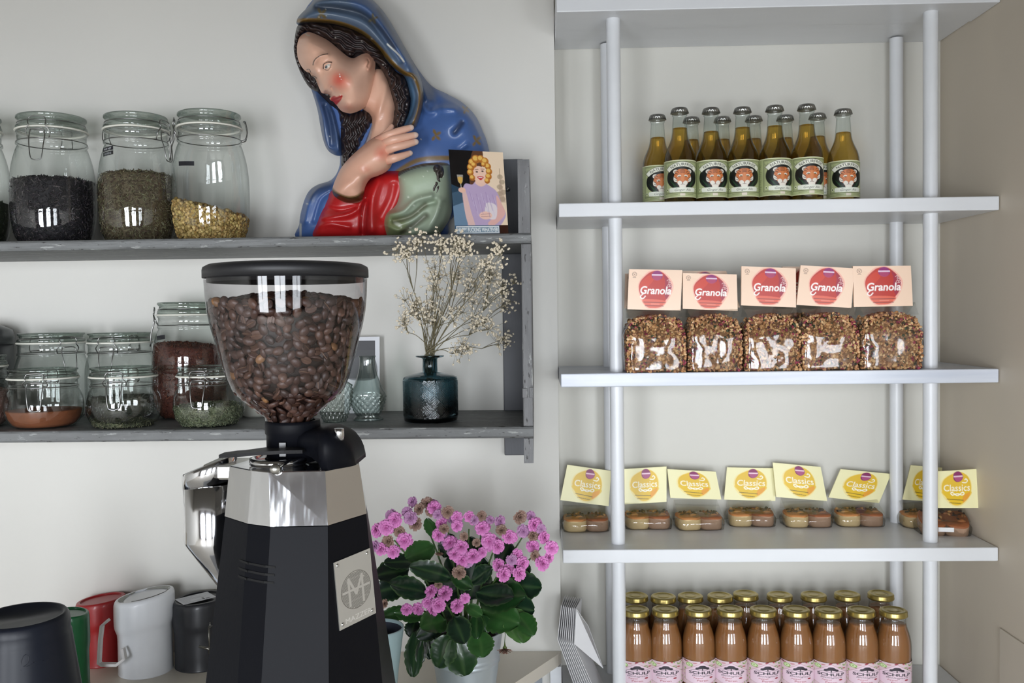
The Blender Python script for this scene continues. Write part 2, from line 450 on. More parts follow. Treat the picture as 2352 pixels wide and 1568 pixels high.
pan = MB().prism(prof, XP0, XP1, axis='x')
pan.build('end_panel', m_gpanel, gs)
pan = MB()
pan.box((XP0 - .0005, YS + .0005, ZL), (XP1 + .001, YW - .001, ZUb), bev=.0025)
pan.build('end_panel', m_gpanel, gs)
zc_ = zat(1212, 900, YS)
MB().box((XP0 - .0015, YS - .003, zc_ - .012), (XP0 + .009, YS + .01, zc_ + .008), bev=.001).box((XP0 + .013, YS - .003, zc_ - .012), (XP1 + .0015, YS + .01, zc_ + .01), bev=.001).build('catch_block', m_gpanel, gs)
zt_ = zat(1194, 366, YS)
prof = smooth_closed([(YS + .004, ZU), (YS + .004, zt_ - .012), (YS + .009, zt_ - .003), (YS + .02, zt_)], 3, False).tolist() + [(YW - .001, zt_), (YW - .001, ZU)]
x0u, x1u = P(1185, 450, YS).x, P(1208, 450, YS).x
MB().prism([tuple(p) for p in prof], x0u + .004, XP1 - .001, axis='x').build('end_panel', m_gpanel, gs)
bx0 = P(1154, 600, 2.185).x
for z0, z1 in ((ZU, zat(1160, 366, 2.18)), (ZL, ZUb), (zat(1170, 1045, 2.18), ZLb)):
    MB().box((bx0 - .001, 2.178, z0), (XP0 + .002, YW - .0005, z1), bev=.002).build('wall_batten', m_gdark, gs)
q = P(1166, 435, 2.175)
hk = MB(); hk.lathe([(0, -.004), (.005, -.003), (.006, 0), (.004, .003), (0, .004)], (0, 0, 0), 16)
o = hk.build('hanging_screw', mat('zinc', (190, 190, 188), .3, 1.0, var=.05), gs, q); o.rotation_euler = (PI / 2, 0, 0)
# ---------------------------------------------------------------- counter along the wall
ZK = ZC - .833
ct = MB()
pts = [(-3.2, YW), (-3.2, 1.62), (-.75, 1.62), P(1175, 1568, 2.0247).xy[:], (.0385, 2.192), (XE - .001, YW)]
q = foot(1176, 1568, ZK); q2 = foot(1282, 1496, ZK)
dd = (Vector((q2.x, q2.y)) - Vector((q.x, q.y))).normalized(); e = Vector((q.x, q.y)) - dd * .45
pts = [(-3.199, YW - .001), (-3.199, e.y - .0), (e.x, e.y), (min(q2.x, XE), min(q2.y, YW - .02)), (XE, YW - .001)]
ct.prism(pts, ZK - .03, ZK)
wt = tag(ct.build('worktop', m_counter), 'cream worktop along the wall with a diagonally cut corner', 'counter')
cab = MB(); cab.prism([(-3.19, YW - .004), (-3.19, e.y + .05), (e.x + .02, e.y + .05), (q2.x - .04, q2.y - .01), (q2.x - .04, YW - .004)], 0.002, ZK - .03)
tag(cab.build('base_cabinet', mat('cabinet_paint', (176, 182, 190), .5, var=.02)), 'pale grey cabinet under the diagonal corner of the worktop', 'cabinet')
# white corner post of the cabinet at the niche edge
tag(MB().box((XE - .028, YW - .022, 0.002), (XE - .001, YW - .0005, ZK - .031)).build('cabinet_upright', m_white), 'white upright board where the cabinet meets the niche', 'board')
# unseen stand added to hold the grinder, kept narrow to let daylight past
bar = thing('grinder_stand', 'narrow pale stand that carries the coffee grinder', 'stand', (0, 0, 0))
ZB = ZC - .60
MB().box((-.50, .98, ZB - .035), (-.10, 1.36, ZB), bev=.003).build('stand_top', m_white, bar)
MB().box((-.44, 1.04, 0.002), (-.16, 1.30, ZB - .035)).build('stand_column', m_wall, bar)
# ---------------------------------------------------------------- clip-top jars
m_glass = glass('clear_greenish_glass', (247, 249, 248), (92, 108, 102), 0.97, 0.012, power=4.0, f0=.075, bump=.10, bscale=38)
m_glid = glass('thick_lid_glass', (234, 240, 236), (122, 136, 130), 0.97, 0.03, power=1.8, f0=.10, bump=.35, bscale=55)
m_gask = mat('white_rubber', (232, 230, 218), .5, var=.03)
m_wire = mat('steel_wire', (150, 150, 148), .28, 1.0, var=.06)
def jar_prof(kind):
    """half outline of the glass, as fractions of (body radius, height); neck ends under the lid"""
    if kind == 'tall': return [(0, .0), (.66, .0), (.74, .008), (.84, .045), (.93, .11), (.985, .22), (1, .36), (.99, .50), (.955, .60), (.90, .68), (.835, .745), (.805, .765), (.80, .775), (.835, .783), (.835, .795), (.80, .80), (.80, .868), (.83, .873), (.83, .882), (.79, .885)]
    if kind == 'squat': return [(0, 0), (.62, .0), (.72, .01), (.84, .06), (.94, .15), (.995, .28), (1, .38), (.97, .50), (.91, .60), (.865, .645), (.85, .665), (.885, .675), (.885, .69), (.855, .70), (.855, .80), (.885, .81), (.885, .825), (.84, .83)]
    return [(0, 0), (.70, 0), (.8, .01), (.9, .05), (.97, .12), (1, .24), (1, .5), (.985, .60), (.94, .68), (.90, .725), (.89, .74), (.925, .745), (.925, .757), (.89, .765), (.89, .855), (.915, .862), (.915, .872), (.88, .876)]
_jm = {}
def jar_meshes(kind, R, Hh):
    key = (kind, round(R, 4), round(Hh, 4))
    if key in _jm: return _jm[key]
    p = [(r * R, z * Hh) for r, z in jar_prof(kind)]
    zn = p[-1][1]; Rn = p[-4][0]; Rl = p[-2][0]
    pp = smooth_closed(p[:12], 3, False).tolist() + p[12:]
    body = MB().lathe(pp, seg=56).mesh('glass_body', m_glass)
    g = MB().lathe([(Rl * .93, zn - .0005), (Rl * 1.02, zn), (Rl * 1.035, zn + .0017), (Rl * 1.02, zn + .0034), (Rl * .93, zn + .0036)], seg=56, closed=True).mesh('gasket', m_gask)
    z0 = zn + .0037; t = Hh - z0
    lid = MB().lathe([(0, z0), (Rl * .85, z0), (Rl * .99, z0 + .0005), (Rl, z0 + t * .12), (Rl * .985, z0 + t * .30), (Rl * .93, z0 + t * .36), (Rl * .925, z0 + t * .62), (Rl * .93, z0 + t * .70), (Rl * .985, z0 + t * .80), (Rl * .985, z0 + t * .95), (Rl * .96, Hh), (Rl * .86, Hh), (Rl * .80, Hh - t * .12), (0, Hh - t * .15)], seg=56).mesh('glass_lid', m_glid)
    # wires: neck band, front bail and lever, rear hinge
    def cyl(u, r, z, a0=-PI / 2): return (r * math.cos(a0 + u / Rn), r * math.sin(a0 + u / Rn), z)
    zb = zn - (p[-1][1] - p[-6][1]) * .92; rw = .0011
    s = Rn / .075
    w = MB()
    w.tube([cyl(2 * PI * Rn * k / 48, Rn + rw * 1.2, zb) for k in range(48)], rw, 6, closed=True)
    zt = zn + t * .55
    w.tube([cyl(2 * PI * Rn * k / 48, Rl * .93 + rw * 1.4, zt) for k in range(48)], rw, 6, closed=True)
    bw = .021 * s
    B = [(-bw * 1.05, Rn + .002, zb + .001), (-bw * 1.12, Rn + .006, zb + (zt - zb) * .15), (-bw * 1.1, Rn + .010, zb + (zt - zb) * .38), (-bw * .78, Rn + .011, zb + (zt - zb) * .66), (-bw * .85, Rn + .010, zb + (zt - zb) * .86), (-bw * .6, Rn + .008, zt + .004)]
    B = B + [(-u, r, z) for u, r, z in B[::-1]]
    w.tube([cyl(*q) for q in smooth_closed(B, 4, False)], rw * 1.15, 6)
    lv = .052 * s if kind != 'squat' else .052 * s
    C = [(-bw * .62, Rn + .009, zb + (zt - zb) * .42), (-bw * .72, Rn + .011, zb + .002), (-bw * .62, Rn + .016, zb - lv * .35), (-bw * .5, Rn + .018, zb - lv * .82), (-bw * .32, Rn + .018, zb - lv)]
    C = C + [(-u, r, z) for u, r, z in C[::-1]]
    w.tube([cyl(*q) for q in smooth_closed(C + [C[0]], 3, False)], rw * 1.15, 6)
    clasp = w.mesh('wire_clasp', m_wire)
    w = MB()
    Dh = [(-.011 * s, Rn + .002, zb), (-.012 * s, Rn + .011, zb + .004), (-.010 * s, Rn + .015, (zb + zt) / 2), (-.009 * s, Rn + .011, zt + .002), (0, Rn + .006, zt + .004)]
    Dh = Dh + [(-u, r, z) for u, r, z in Dh[:-1][::-1]]
    w.tube([cyl(q[0], q[1], q[2], PI / 2) for q in smooth_closed(Dh, 4, False)], rw * 1.1, 6)
    w.tube([cyl(u_, Rn + .012, zb + .004, PI / 2) for u_ in (-.013 * s, 0, .013 * s)], rw * 1.2, 6)
    hinge = w.mesh('wire_hinge', m_wire)
    _jm[key] = (body, g, lid, clasp, hinge, p); return _jm[key]
def jar(kind, c, R, Hh, rz, label, group):
    body, g, lid, cl, hi, p = jar_meshes(kind, R, Hh)
    t = thing('storage_jar', label, 'jar', c, rz, group)
    for n_, me in (('glass_body', body), ('gasket', g), ('glass_lid', lid), ('wire_clasp', cl), ('wire_hinge', hi)): link(n_, me, t)
    return t, p
def inner(p, gap=.0035):
    q = [(max(0, r - gap), z + (gap if r < p[4][0] else 0)) for r, z in p[:10]]
    return q
def radius_at(p, z):
    for (r0, z0), (r1, z1) in zip(p[:-1], p[1:]):
        if z0 <= z <= z1 and z1 > z0: return r0 + (r1 - r0) * (z - z0) / (z1 - z0)
    return p[-1][0]
def contents(name, c, p, top, m_, label, grain=.002, n=0, bits=None, dome=.0, seed=1, tilt=0.0, gap=.0035, cols=None, cat='tea leaves'):
    """loose stuff that fills a jar to height top(x, y); bits are scattered grains pressed on the glass and on the top"""
    r = random.Random(seed); mb = MB(); seg = 64; rings = 22
    cl = cols or [(90, 80, 70)]
    def zt(x, y, R): return top + tilt * x / R + dome * (1 - (x * x + y * y) / (R * R)) + grain * 1.6 * noise.noise(Vector((x * 70, y * 70, seed)))
    v = [(0, 0, gap)]; f = []
    Rm = p[5][0]
    for i in range(1, rings + 1):
        for k in range(seg):
            a = 2 * PI * k / seg
            zz = gap + (top * 1.0 - gap) * (i - 1) / (rings - 1)
            rr = max(.01, radius_at(p, max(zz, p[3][1] * .4)) - gap)
            x, y = rr * math.cos(a), rr * math.sin(a)
            ztt = zt(x, y, Rm); zz = gap + (ztt - gap) * (i - 1) / (rings - 1)
            rr = max(.01, radius_at(p, max(zz, p[3][1] * .4)) - gap) - .0006 + grain * .3 * noise.noise(Vector((math.cos(a) * 60 * Rm, math.sin(a) * 60 * Rm, zz * 90 + seed)))
            v.append((rr * math.cos(a), rr * math.sin(a), zz))
    last = 1 + (rings - 1) * seg
    for j in range(1, 8):
        for k in range(seg):
            a = 2 * PI * k / seg; s_ = 1 - j / 8; x0, y0, _ = v[last + k]
            x, y = x0 * s_, y0 * s_; v.append((x, y, zt(x, y, Rm)))
    v.append((0, 0, zt(0, 0, Rm)))
    nr = rings + 7
    for k in range(seg): f.append((0, 1 + (k + 1) % seg, 1 + k))
    for i in range(nr - 1):
        for k in range(seg):
            a = 1 + i * seg + k; b = 1 + i * seg + (k + 1) % seg; f.append((a, b, b + seg, a + seg))
    for k in range(seg): f.append((1 + (nr - 1) * seg + k, 1 + (nr - 1) * seg + (k + 1) % seg, len(v) - 1))
    mb.add(v, f, 0, cl[0])
    for _ in range(n):
        side = r.random() < .72
        o_ = r.randint(-14, 14); col = tuple(min(255, max(0, q + o_ + r.randint(-3, 3))) for q in r.choice(cl))
        if side:
            a = r.uniform(-PI * 1.06, .06 * PI); R0 = Rm; x, y = R0 * math.cos(a), R0 * math.sin(a)
            z = r.uniform(.004, max(.006, zt(x, y, Rm)))
            rr = max(.01, radius_at(p, max(z, p[3][1] * .4)) - gap + grain * r.uniform(.1, .45))
            pos = Vector((rr * math.cos(a), rr * math.sin(a), z))
        else:
            a = r.uniform(0, 2 * PI); rr = (radius_at(p, top) - gap - .002) * math.sqrt(r.random()); x, y = rr * math.cos(a), rr * math.sin(a)
            pos = Vector((x, y, zt(x, y, Rm) + grain * .3))
        if bits == 'leaf':
            l = grain * r.uniform(1.6, 4.4); w_ = grain * r.uniform(.22, .5)
            d = Vector((r.gauss(0, 1), r.gauss(0, 1), r.gauss(0, .7)))
            if side:
                nn = Vector((math.cos(a), math.sin(a), 0)); d = (d - nn * d.dot(nn) * .85)
            d.normalize(); e = d.orthogonal().normalized() * l * r.uniform(-.3, .3)
            mb.tube([pos - d * l / 2, pos + e, pos + d * l / 2], [w_ * .4, w_, w_ * .3], 4, 0, col, False)
        else:
            s_ = grain * r.uniform(.7, 1.35)
            mb.ell(pos, (s_, s_ * r.uniform(.7, 1), s_ * r.uniform(.6, 1)), Euler((r.random() * 6, r.random() * 6, r.random() * 6)), 6, 4, 0, col)
    o = mb.build(name, m_, None, c)
    return tag(o, label, cat, None, 'stuff')
m_dry = mat('dried_leaf', (60, 50, 45), .7, attr=True, bump=.4, bscale=300)
m_grain = mat('dried_flower_heads', (170, 140, 80), .75, attr=True, bump=.3, bscale=400)
m_powder = mat('ground_spice', (112, 62, 34), .85, col2=(128, 72, 40), vscale=40)
def tape(parent, lines, R, z, a0, hgt, wid, tilt=0.0):
    """embossed label strips stuck on the jar"""
    for i, tx in enumerate(lines):
        c_ = Canvas(90, 22, (28, 28, 34)); c_.rect(0, 0, 90, 2, (60, 60, 66))
        if tx: c_.text(tx, 45, 11.5, 15, (205, 208, 212), wscale=.95)
        zz = z - i * (hgt + .0016)
        def fn(u, v, t=0): 
            a = a0 + (u - .5) * wid / R; return ((R + .0006) * math.cos(a), (R + .0006) * math.sin(a), zz - (v - .5) * hgt + tilt * (u - .5) * wid)
        c_.sheet('name_strip', MATS.get('print') or mat('print', (255, 255, 255), .4, attr=True), fn, parent)
GU = 'large clip-top jars on the upper grey shelf'
def upper(px, Y, R_px, top_px, rz, label):
    q = P(px, 545, Y); Hh = zat(px, top_px, Y) - ZU
    return jar('tall', (q.x, q.y, ZU), R_px / F_PX * Y, Hh, rz, label, GU)
t0, p0 = upper(-72, 2.07, 91, 268, .2, 'large clip-top jar half out of frame, filled with dark green tea')
t1, p1 = upper(126, 2.07, 91, 271, .12, 'large clip-top jar full of black tea, wire clasp facing front')
t2, p2 = upper(319, 2.06, 85, 269, 1.35, 'large clip-top jar of brown-green herbs with two black name strips')
t3, p3 = upper(487, 2.04, 86, 263, -1.25, 'large clip-top jar with yellow flower heads only in its lower third')
def ztop(px, py, t): return zat(px, py, t.location.y - .08) - ZU
contents('tea_leaves', t0.location, p0, ztop(0, 455, t0), m_dry, 'dark green tea in the jar cut by the left frame edge', .003, 700, 'leaf', seed=3, cols=[(44, 50, 34), (60, 66, 44), (30, 34, 26)])
contents('tea_leaves', t1.location, p1, ztop(126, 408, t1), m_dry, 'black tea filling the jar with the front clasp', .0030, 3600, 'leaf', dome=.010, seed=4, cols=[(33, 30, 35), (42, 38, 44), (60, 54, 60), (22, 20, 24), (92, 84, 86)])
contents('dried_herbs', t2.location, p2, ztop(319, 396, t2), m_dry, 'brown-green dried herbs in the jar with the name strips', .0031, 3600, 'leaf', dome=.012, seed=5, cols=[(96, 84, 62), (118, 112, 82), (78, 64, 50), (88, 70, 54), (128, 122, 96)])
contents('dried_flower_heads', t3.location, p3, ztop(487, 472, t3), m_grain, 'yellow dried flower heads heaped to one side of their jar', .0040, 1500, 'grain', dome=.004, seed=6, tilt=-.021, cols=[(176, 150, 92), (194, 168, 108), (156, 128, 72), (140, 112, 62)], cat='dried flowers')
MATS['print'] = mat('print', (255, 255, 255), .42, attr=True)
def facing(t, px, py=None):
    a = math.atan2(P(px, 500, t.location.y - .08).y - t.location.y, P(px, 500, t.location.y - .08).x - t.location.x); return a - t.rotation_euler.z
tape(t2, ['WAT HET', 'VERVEINE'], radius_at(p2, (.70) * p2[-1][1] / .885) , ztop(278, 338, t2), -PI / 2 - .52 - 1.35, .0088, .036, .06)
tape(t3, [''], radius_at(p3, ztop(458, 374, t3)), ztop(458, 374, t3), -PI / 2 - .33 + 1.25, .0100, .042, -.06)

GL = 'clip-top jars on the lower grey shelf'
def lower(kind, px, Y, R_px, top_px, rz, label):
    q = P(px, 980, Y); return jar(kind, (q.x, q.y, ZL), R_px / F_PX * Y, zat(px, top_px, Y) - ZL, rz, label, GL)
j1, q1_ = lower('squat', 103, 1.951, 85, 846, .28, 'squat clip-top jar with rust-brown powder in its lower third')
j2, q2_ = lower('squat', 287, 1.951, 83, 842, .18, 'squat clip-top jar with a little dark green herb at the bottom')
j3, q3_ = lower('squat', 482, 1.951, 80, 840, .04, 'squat clip-top jar with light green herbs, beside the bean hopper')
j4, q4_ = lower('medium', 124, 2.112, 79, 764, .95, 'empty-looking clip-top jar behind the jar of rust-brown powder')
j5, q5_ = lower('medium', 281, 2.112, 77, 763, .05, 'clear clip-top jar behind the jar with a little dark herb')
j6, q6_ = lower('tall', 440, 2.113, 84, 694, -1.2, 'tall clip-top jar of dark red tea behind the squat jars')
j7, q7_ = lower('squat', -62, 1.955, 85, 815, .3, 'clip-top jar with pinkish herbs cut by the left frame edge')
contents('spice_powder', j1.location, q1_, zat(103, 946, 1.90) - ZL, m_powder, 'rust-brown powder in the lowest third of its squat jar', .0004, 0, None, dome=.004, seed=7, cols=[(112, 62, 34)], cat='spice')
contents('dried_herbs', j2.location, q2_, zat(287, 970, 1.92) - ZL, m_dry, 'thin layer of dark green herb in the middle squat jar', .0028, 900, 'leaf', dome=-.002, seed=8, tilt=-.004, cols=[(84, 88, 62), (60, 62, 46), (108, 108, 84)])
contents('dried_herbs', j3.location, q3_, zat(482, 936, 1.90) - ZL, m_dry, 'light green dried herbs in the squat jar beside the hopper', .0026, 2200, 'leaf', dome=.003, seed=9, cols=[(112, 118, 90), (90, 96, 72), (132, 138, 110), (72, 78, 58)])
contents('tea_leaves', j6.location, q6_, zat(448, 800, 2.03) - ZL, m_dry, 'dark red tea in the tall jar', .0026, 3000, 'leaf', dome=.010, seed=10, tilt=-.008, cols=[(84, 40, 30), (104, 52, 36), (66, 30, 24), (120, 66, 46)])
contents('dried_herbs', j7.location, q7_, zat(0, 900, 1.9) - ZL, m_dry, 'pinkish brown herbs in the jar cut by the left frame edge', .0026, 500, 'leaf', seed=11, cols=[(112, 84, 76), (92, 62, 54), (140, 112, 100)])
contents('dried_herbs', j5.location, q5_, .05, m_dry, 'grey-green herbs low in the clear jar of the back row', .0026, 300, 'leaf', seed=12, cols=[(84, 86, 74), (70, 70, 60)])
tape(j6, [''], radius_at(q6_, zat(388, 776, 2.0) - ZL), zat(388, 776, 2.0) - ZL, -PI / 2 - .62 + 1.2, .010, .034, .1)
tape(j2, ['', ''], radius_at(q2_, zat(210, 945, 1.9) - ZL), zat(210, 942, 1.9) - ZL, -PI / 2 - 1.05 - .18, .008, .03)
# dark tin with lid behind at the far left, white ceramic jar behind the hopper
q = P(-22, 980, 2.13); mb = thing('coffee_tin', 'dark lidded tin behind the jars, cut by the left frame edge', 'tin', (q.x, q.y, ZL))
ht = zat(-22, 742, 2.13) - ZL; R_ = 56 / F_PX * 2.13
MB().lathe([(0, 0), (R_ * .96, 0), (R_ * .97, .004), (R_ * .95, ht * .78), (0, ht * .78)], seg=40).build('body', mat('tin_grey', (88, 90, 90), .35, .6, var=.08), mb)
MB().lathe([(R_ * .97, ht * .78), (R_ * 1.0, ht * .80), (R_ * 1.0, ht * .86), (R_ * .93, ht * .93), (R_ * .5, ht * .98), (R_ * .25, ht), (0, ht)], seg=40).build('lid', mat('tin_lid', (92, 94, 94), .3, .7, var=.06), mb)
q = P(592, 950, 2.12); R_ = 40 / F_PX * 2.12
tag(MB().lathe([(0, 0), (R_ * .8, 0), (R_ * .95, .006), (R_, .02), (R_, .06), (R_ * .9, .075), (R_ * .75, .08), (0, .081)], seg=36).build('white_pot', mat('white_ceramic', (214, 214, 204), .3, var=.02, coat=.3), None, (q.x, q.y, ZL)), 'small white ceramic pot half hidden behind the bean hopper', 'pot')
# ---------------------------------------------------------------- the painted plaster bust
def seg_dist(X, Y, pts, closed=False):
    """distance of grid points to a polyline"""
    D = np.full(X.shape, 1e9); n = len(pts)
    NX = np.zeros(X.shape); NY = np.zeros(X.shape)
    for i in range(n if closed else n - 1):
        a = pts[i]; b = pts[(i + 1) % n]; d = b - a; l2 = d @ d
        if l2 < 1e-9: continue
        t = np.clip(((X - a[0]) * d[0] + (Y - a[1]) * d[1]) / l2, 0, 1)
        qx = a[0] + t * d[0]; qy = a[1] + t * d[1]; dd = (X - qx) ** 2 + (Y - qy) ** 2
        m_ = dd < D; D = np.where(m_, dd, D); NX = np.where(m_, qx, NX); NY = np.where(m_, qy, NY)
    return np.sqrt(D), NX, NY
def inside(X, Y, poly):
    r = np.zeros(X.shape, bool); n = len(poly); j = n - 1
    for i in range(n):
        xi, yi = poly[i]; xj, yj = poly[j]
        if yi != yj: r ^= ((yi > Y) != (yj > Y)) & (X < (xj - xi) * (Y - yi) / (yj - yi) + xi)
        j = i
    return r
def Z1(p): return (640 + p[0] / 2.8, p[1] / 2.8)       # measured in an enlargement of the photograph's bust
class Relief:
    """a rounded plaster form: traced outline, its own depth, swelling, folds and paint"""
    def __init__(s, outline, step, base, Hf, Rd, Hb=None, col=(200, 150, 130), smooth=5, slope=(0, 0), cen=None, pw=.5, blur=14):
        o = smooth_closed([Z1(p) for p in outline], smooth); s.o = o; s.step = step
        x0, y0 = o.min(0) - step * 1.5; x1, y1 = o.max(0) + step * 1.5
        s.X, s.Y = np.meshgrid(np.arange(x0, x1, step), np.arange(y0, y1, step))
        s.ins = inside(s.X, s.Y, o); s.d, s.nx, s.ny = seg_dist(s.X, s.Y, o, True)
        t = np.clip(s.d / Rd, 0, 1); s.edge = np.where(s.ins, (1 - (1 - t) ** 2) ** pw, 0)
        s.base = base + slope[0] * (s.X - o[:, 0].mean()) + slope[1] * (s.Y - o[:, 1].mean())
        e_ = s.edge.copy()
        for _ in range(blur):
            q_ = np.pad(e_, 1); e_ = (q_[:-2, 1:-1] + q_[2:, 1:-1] + q_[1:-1, :-2] + q_[1:-1, 2:]) * .25 * s.ins
        s.h = Hf * e_; s.Hb = Hb if Hb is not None else .02; s.soft = np.clip(s.d / (Rd * .25), 0, 1) * s.ins
        s.c = np.empty(s.X.shape + (3,)); s.c[:] = L(col)[:3]
    def ridge(s, pts, w, amp, full=False):
        d, _, _ = seg_dist(s.X, s.Y, smooth_closed([Z1(p) for p in pts], 5, False) if len(pts) > 2 else np.array([Z1(p) for p in pts]))
        s.h += amp * np.exp(-(d / (w / 2.8)) ** 2) * (1 if full else s.soft); return s
    def bump(s, c, rx, ry, amp, rot=0, pw=1.0):
        cx, cy = Z1(c); x = s.X - cx; y = s.Y - cy; co, si = math.cos(rot), math.sin(rot)
        u = (x * co + y * si) / (rx / 2.8); v = (-x * si + y * co) / (ry / 2.8)
        s.h += amp * np.exp(-(u * u + v * v) ** pw) * s.soft; return s
    def waves(s, f, amp): s.h += amp * f(s.X, s.Y) * s.soft; return s
    def stroke(s, pts, w, col, soft=.35, alpha=1.0, closed=False):
        q = smooth_closed([Z1(p) for p in pts], 6, closed) if len(pts) > 2 else np.array([Z1(p) for p in pts])
        d, _, _ = seg_dist(s.X, s.Y, q, closed); w = w / 2.8
        a = np.clip((w / 2 - d) / max(w * soft, .4) + .5, 0, 1)[..., None] * alpha
        s.c = s.c * (1 - a) + np.array(L(col)[:3]) * a; return s
    def blob(s, c, rx, ry, col, rot=0, soft=.5, alpha=1.0):
        cx, cy = Z1(c); x = s.X - cx; y = s.Y - cy; co, si = math.cos(rot), math.sin(rot)
        u = (x * co + y * si) / (rx / 2.8); v = (-x * si + y * co) / (ry / 2.8); r = np.sqrt(u * u + v * v)
        a = np.clip((1 - r) / soft, 0, 1)[..., None] * alpha
        s.c = s.c * (1 - a) + np.array(L(col)[:3]) * a; return s
    def area(s, pts, col, alpha=1.0, soft=2.0, closed_smooth=4):
        q = smooth_closed([Z1(p) for p in pts], closed_smooth); i = inside(s.X, s.Y, q); d, _, _ = seg_dist(s.X, s.Y, q, True)
        a = np.clip(np.where(i, d, -d) / soft + .5, 0, 1)[..., None] * alpha
        s.c = s.c * (1 - a) + np.array(L(col)[:3]) * a; return s
    def speck(s, n, col, seed=1, r0=1, r1=3):
        r = random.Random(seed); x0, y0 = s.o.min(0); x1, y1 = s.o.max(0)
        for _ in range(n):
            cx, cy = r.uniform(x0, x1), r.uniform(y0, y1); rr = r.uniform(r0, r1)
            a = np.clip(1.3 - np.hypot((s.X - cx) * r.uniform(.5, 1), (s.Y - cy) * r.uniform(.5, 1)) / rr, 0, 1)[..., None]
            s.c = s.c * (1 - a) + np.array(L(col)[:3]) * a
        return s
    def build(s, mb, Y0):
        ins = s.ins; cell = ins[:-1, :-1] | ins[1:, :-1] | ins[:-1, 1:] | ins[1:, 1:]
        used = np.zeros(ins.shape, bool)
        used[:-1, :-1] |= cell; used[1:, :-1] |= cell; used[:-1, 1:] |= cell; used[1:, 1:] |= cell
        X = np.where(ins, s.X, s.nx); Y = np.where(ins, s.Y, s.ny)
        dep = s.base + np.where(ins, s.h, 0); back = s.base - s.Hb * s.edge
        idf = -np.ones(ins.shape, int); idb = -np.ones(ins.shape, int); v = []; c = []
        f0 = []
        jj, ii = np.nonzero(used)
        for j, i in zip(jj, ii):
            q = P(X[j, i], Y[j, i], Y0 - dep[j, i]); idf[j, i] = len(v); v.append(q[:]); c.append((*s.c[j, i], 1))
            if ins[j, i]:
                idb[j, i] = len(v); qb = P(X[j, i], Y[j, i], Y0 - back[j, i]); v.append(qb[:]); c.append((*s.c[j, i], 1))
            else: idb[j, i] = idf[j, i]
        cj, ci = np.nonzero(cell)
        for j, i in zip(cj, ci):
            f0.append((idf[j, i], idf[j + 1, i], idf[j + 1, i + 1], idf[j, i + 1]))
            b = (idb[j, i], idb[j, i + 1], idb[j + 1, i + 1], idb[j + 1, i])
            if ins[j, i] or ins[j, i + 1] or ins[j + 1, i + 1] or ins[j + 1, i]: f0.append(b)
        mb.add(v, f0, 0, c); return mb
m_plaster = mat('glossy_painted_plaster', (200, 150, 130), .36, attr=True, bump=.06, bscale=90, coat=.16)
YB = 2.165
stt = thing('painted_bust', 'painted plaster bust of a veiled woman with hand on chest', 'statue', (P(870, 540, 2.12).x, 2.12, ZU))
def part(name, *rel):
    mb = MB()
    for r_ in rel: r_.build(mb, YB)
    vs = np.array(mb.v); vs[:, 2] = np.maximum(vs[:, 2], ZU + .0005); vs[:, 1] = np.minimum(vs[:, 1], YW - .002)
    mb.v = [tuple(q - np.array(stt.location)) for q in vs]
    return mb.build(name, m_plaster, stt)
BL, BLd, BLg = (70, 100, 156), (52, 68, 98), (78, 95, 116)
GOLD = (112, 86, 40)
def star(r_, x, y, s=1.0, rot=0, col=(122, 100, 56)):
    for a in (-2.2, -.9, .5, 1.9):
        r_.blob((x + 20 * s * math.cos(a + rot), y + 20 * s * math.sin(a + rot)), 19 * s, 10 * s, col, a + rot, .35)
    r_.blob((x, y), 8 * s, 8 * s, col, 0, .4)
# back of the veil and the mantle: one swelling body
mant = Relief([(200, 20), (260, -30), (400, -70), (560, -30), (650, 45), (712, 130), (765, 220), (832, 340), (900, 450), (985, 552), (1080, 602), (1180, 658), (1262, 740), (1312, 840), (1348, 940), (1360, 1060), (1310, 1200), (1210, 1330), (1100, 1420), (1050, 1530),
               (600, 1540), (140, 1540), (133, 1440), (150, 1335), (188, 1238), (245, 1190), (335, 1158), (380, 1100), (395, 1030), (380, 960), (300, 850), (250, 700), (205, 560), (160, 470), (125, 390), (112, 300), (118, 210), (130, 130), (160, 80)],
              2.6, .03, .045, 45, .025, BL, slope=(0, 0.00002))
mant.bump((1130, 820), 180, 170, .045, .6).ridge([(900, 620), (960, 720), (1040, 700), (1130, 700)], 22, .012).ridge([(985, 540), (1020, 640), (1030, 700)], 26, -.010)
mant.ridge([(700, 160), (800, 330), (900, 520), (950, 640)], 24, .014).ridge([(760, 330), (850, 480), (930, 640)], 14, -.006).ridge([(1180, 790), (1130, 850)], 22, -.010).ridge([(1210, 930), (1170, 960)], 16, .006)
mant.ridge([(340, 1160), (260, 1200), (200, 1290), (170, 1420)], 22, .012).ridge([(330, 1240), (270, 1290), (230, 1420)], 14, -.008)
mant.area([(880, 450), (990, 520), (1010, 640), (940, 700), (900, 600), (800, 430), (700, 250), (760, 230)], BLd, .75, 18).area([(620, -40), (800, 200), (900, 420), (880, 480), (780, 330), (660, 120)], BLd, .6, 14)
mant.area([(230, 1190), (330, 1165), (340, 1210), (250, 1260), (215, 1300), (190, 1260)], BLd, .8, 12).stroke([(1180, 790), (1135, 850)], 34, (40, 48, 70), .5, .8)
for a in ((1200, 705, .8, 0), (1010, 870, 1.15, .3), (1270, 905, 1.1, .2)): star(mant, *a)
mant.stroke([(720, 1140), (790, 1086), (880, 1036), (980, 1018), (1110, 1016)], 30, GOLD, .3)
mant.stroke([(700, 285), (765, 345), (805, 395)], 9, (214, 214, 206)).speck(26, (205, 205, 198), 3, .6, 1.6)
mant.stroke([(140, 1440), (142, 1530)], 12, (200, 200, 190), .5, .8)
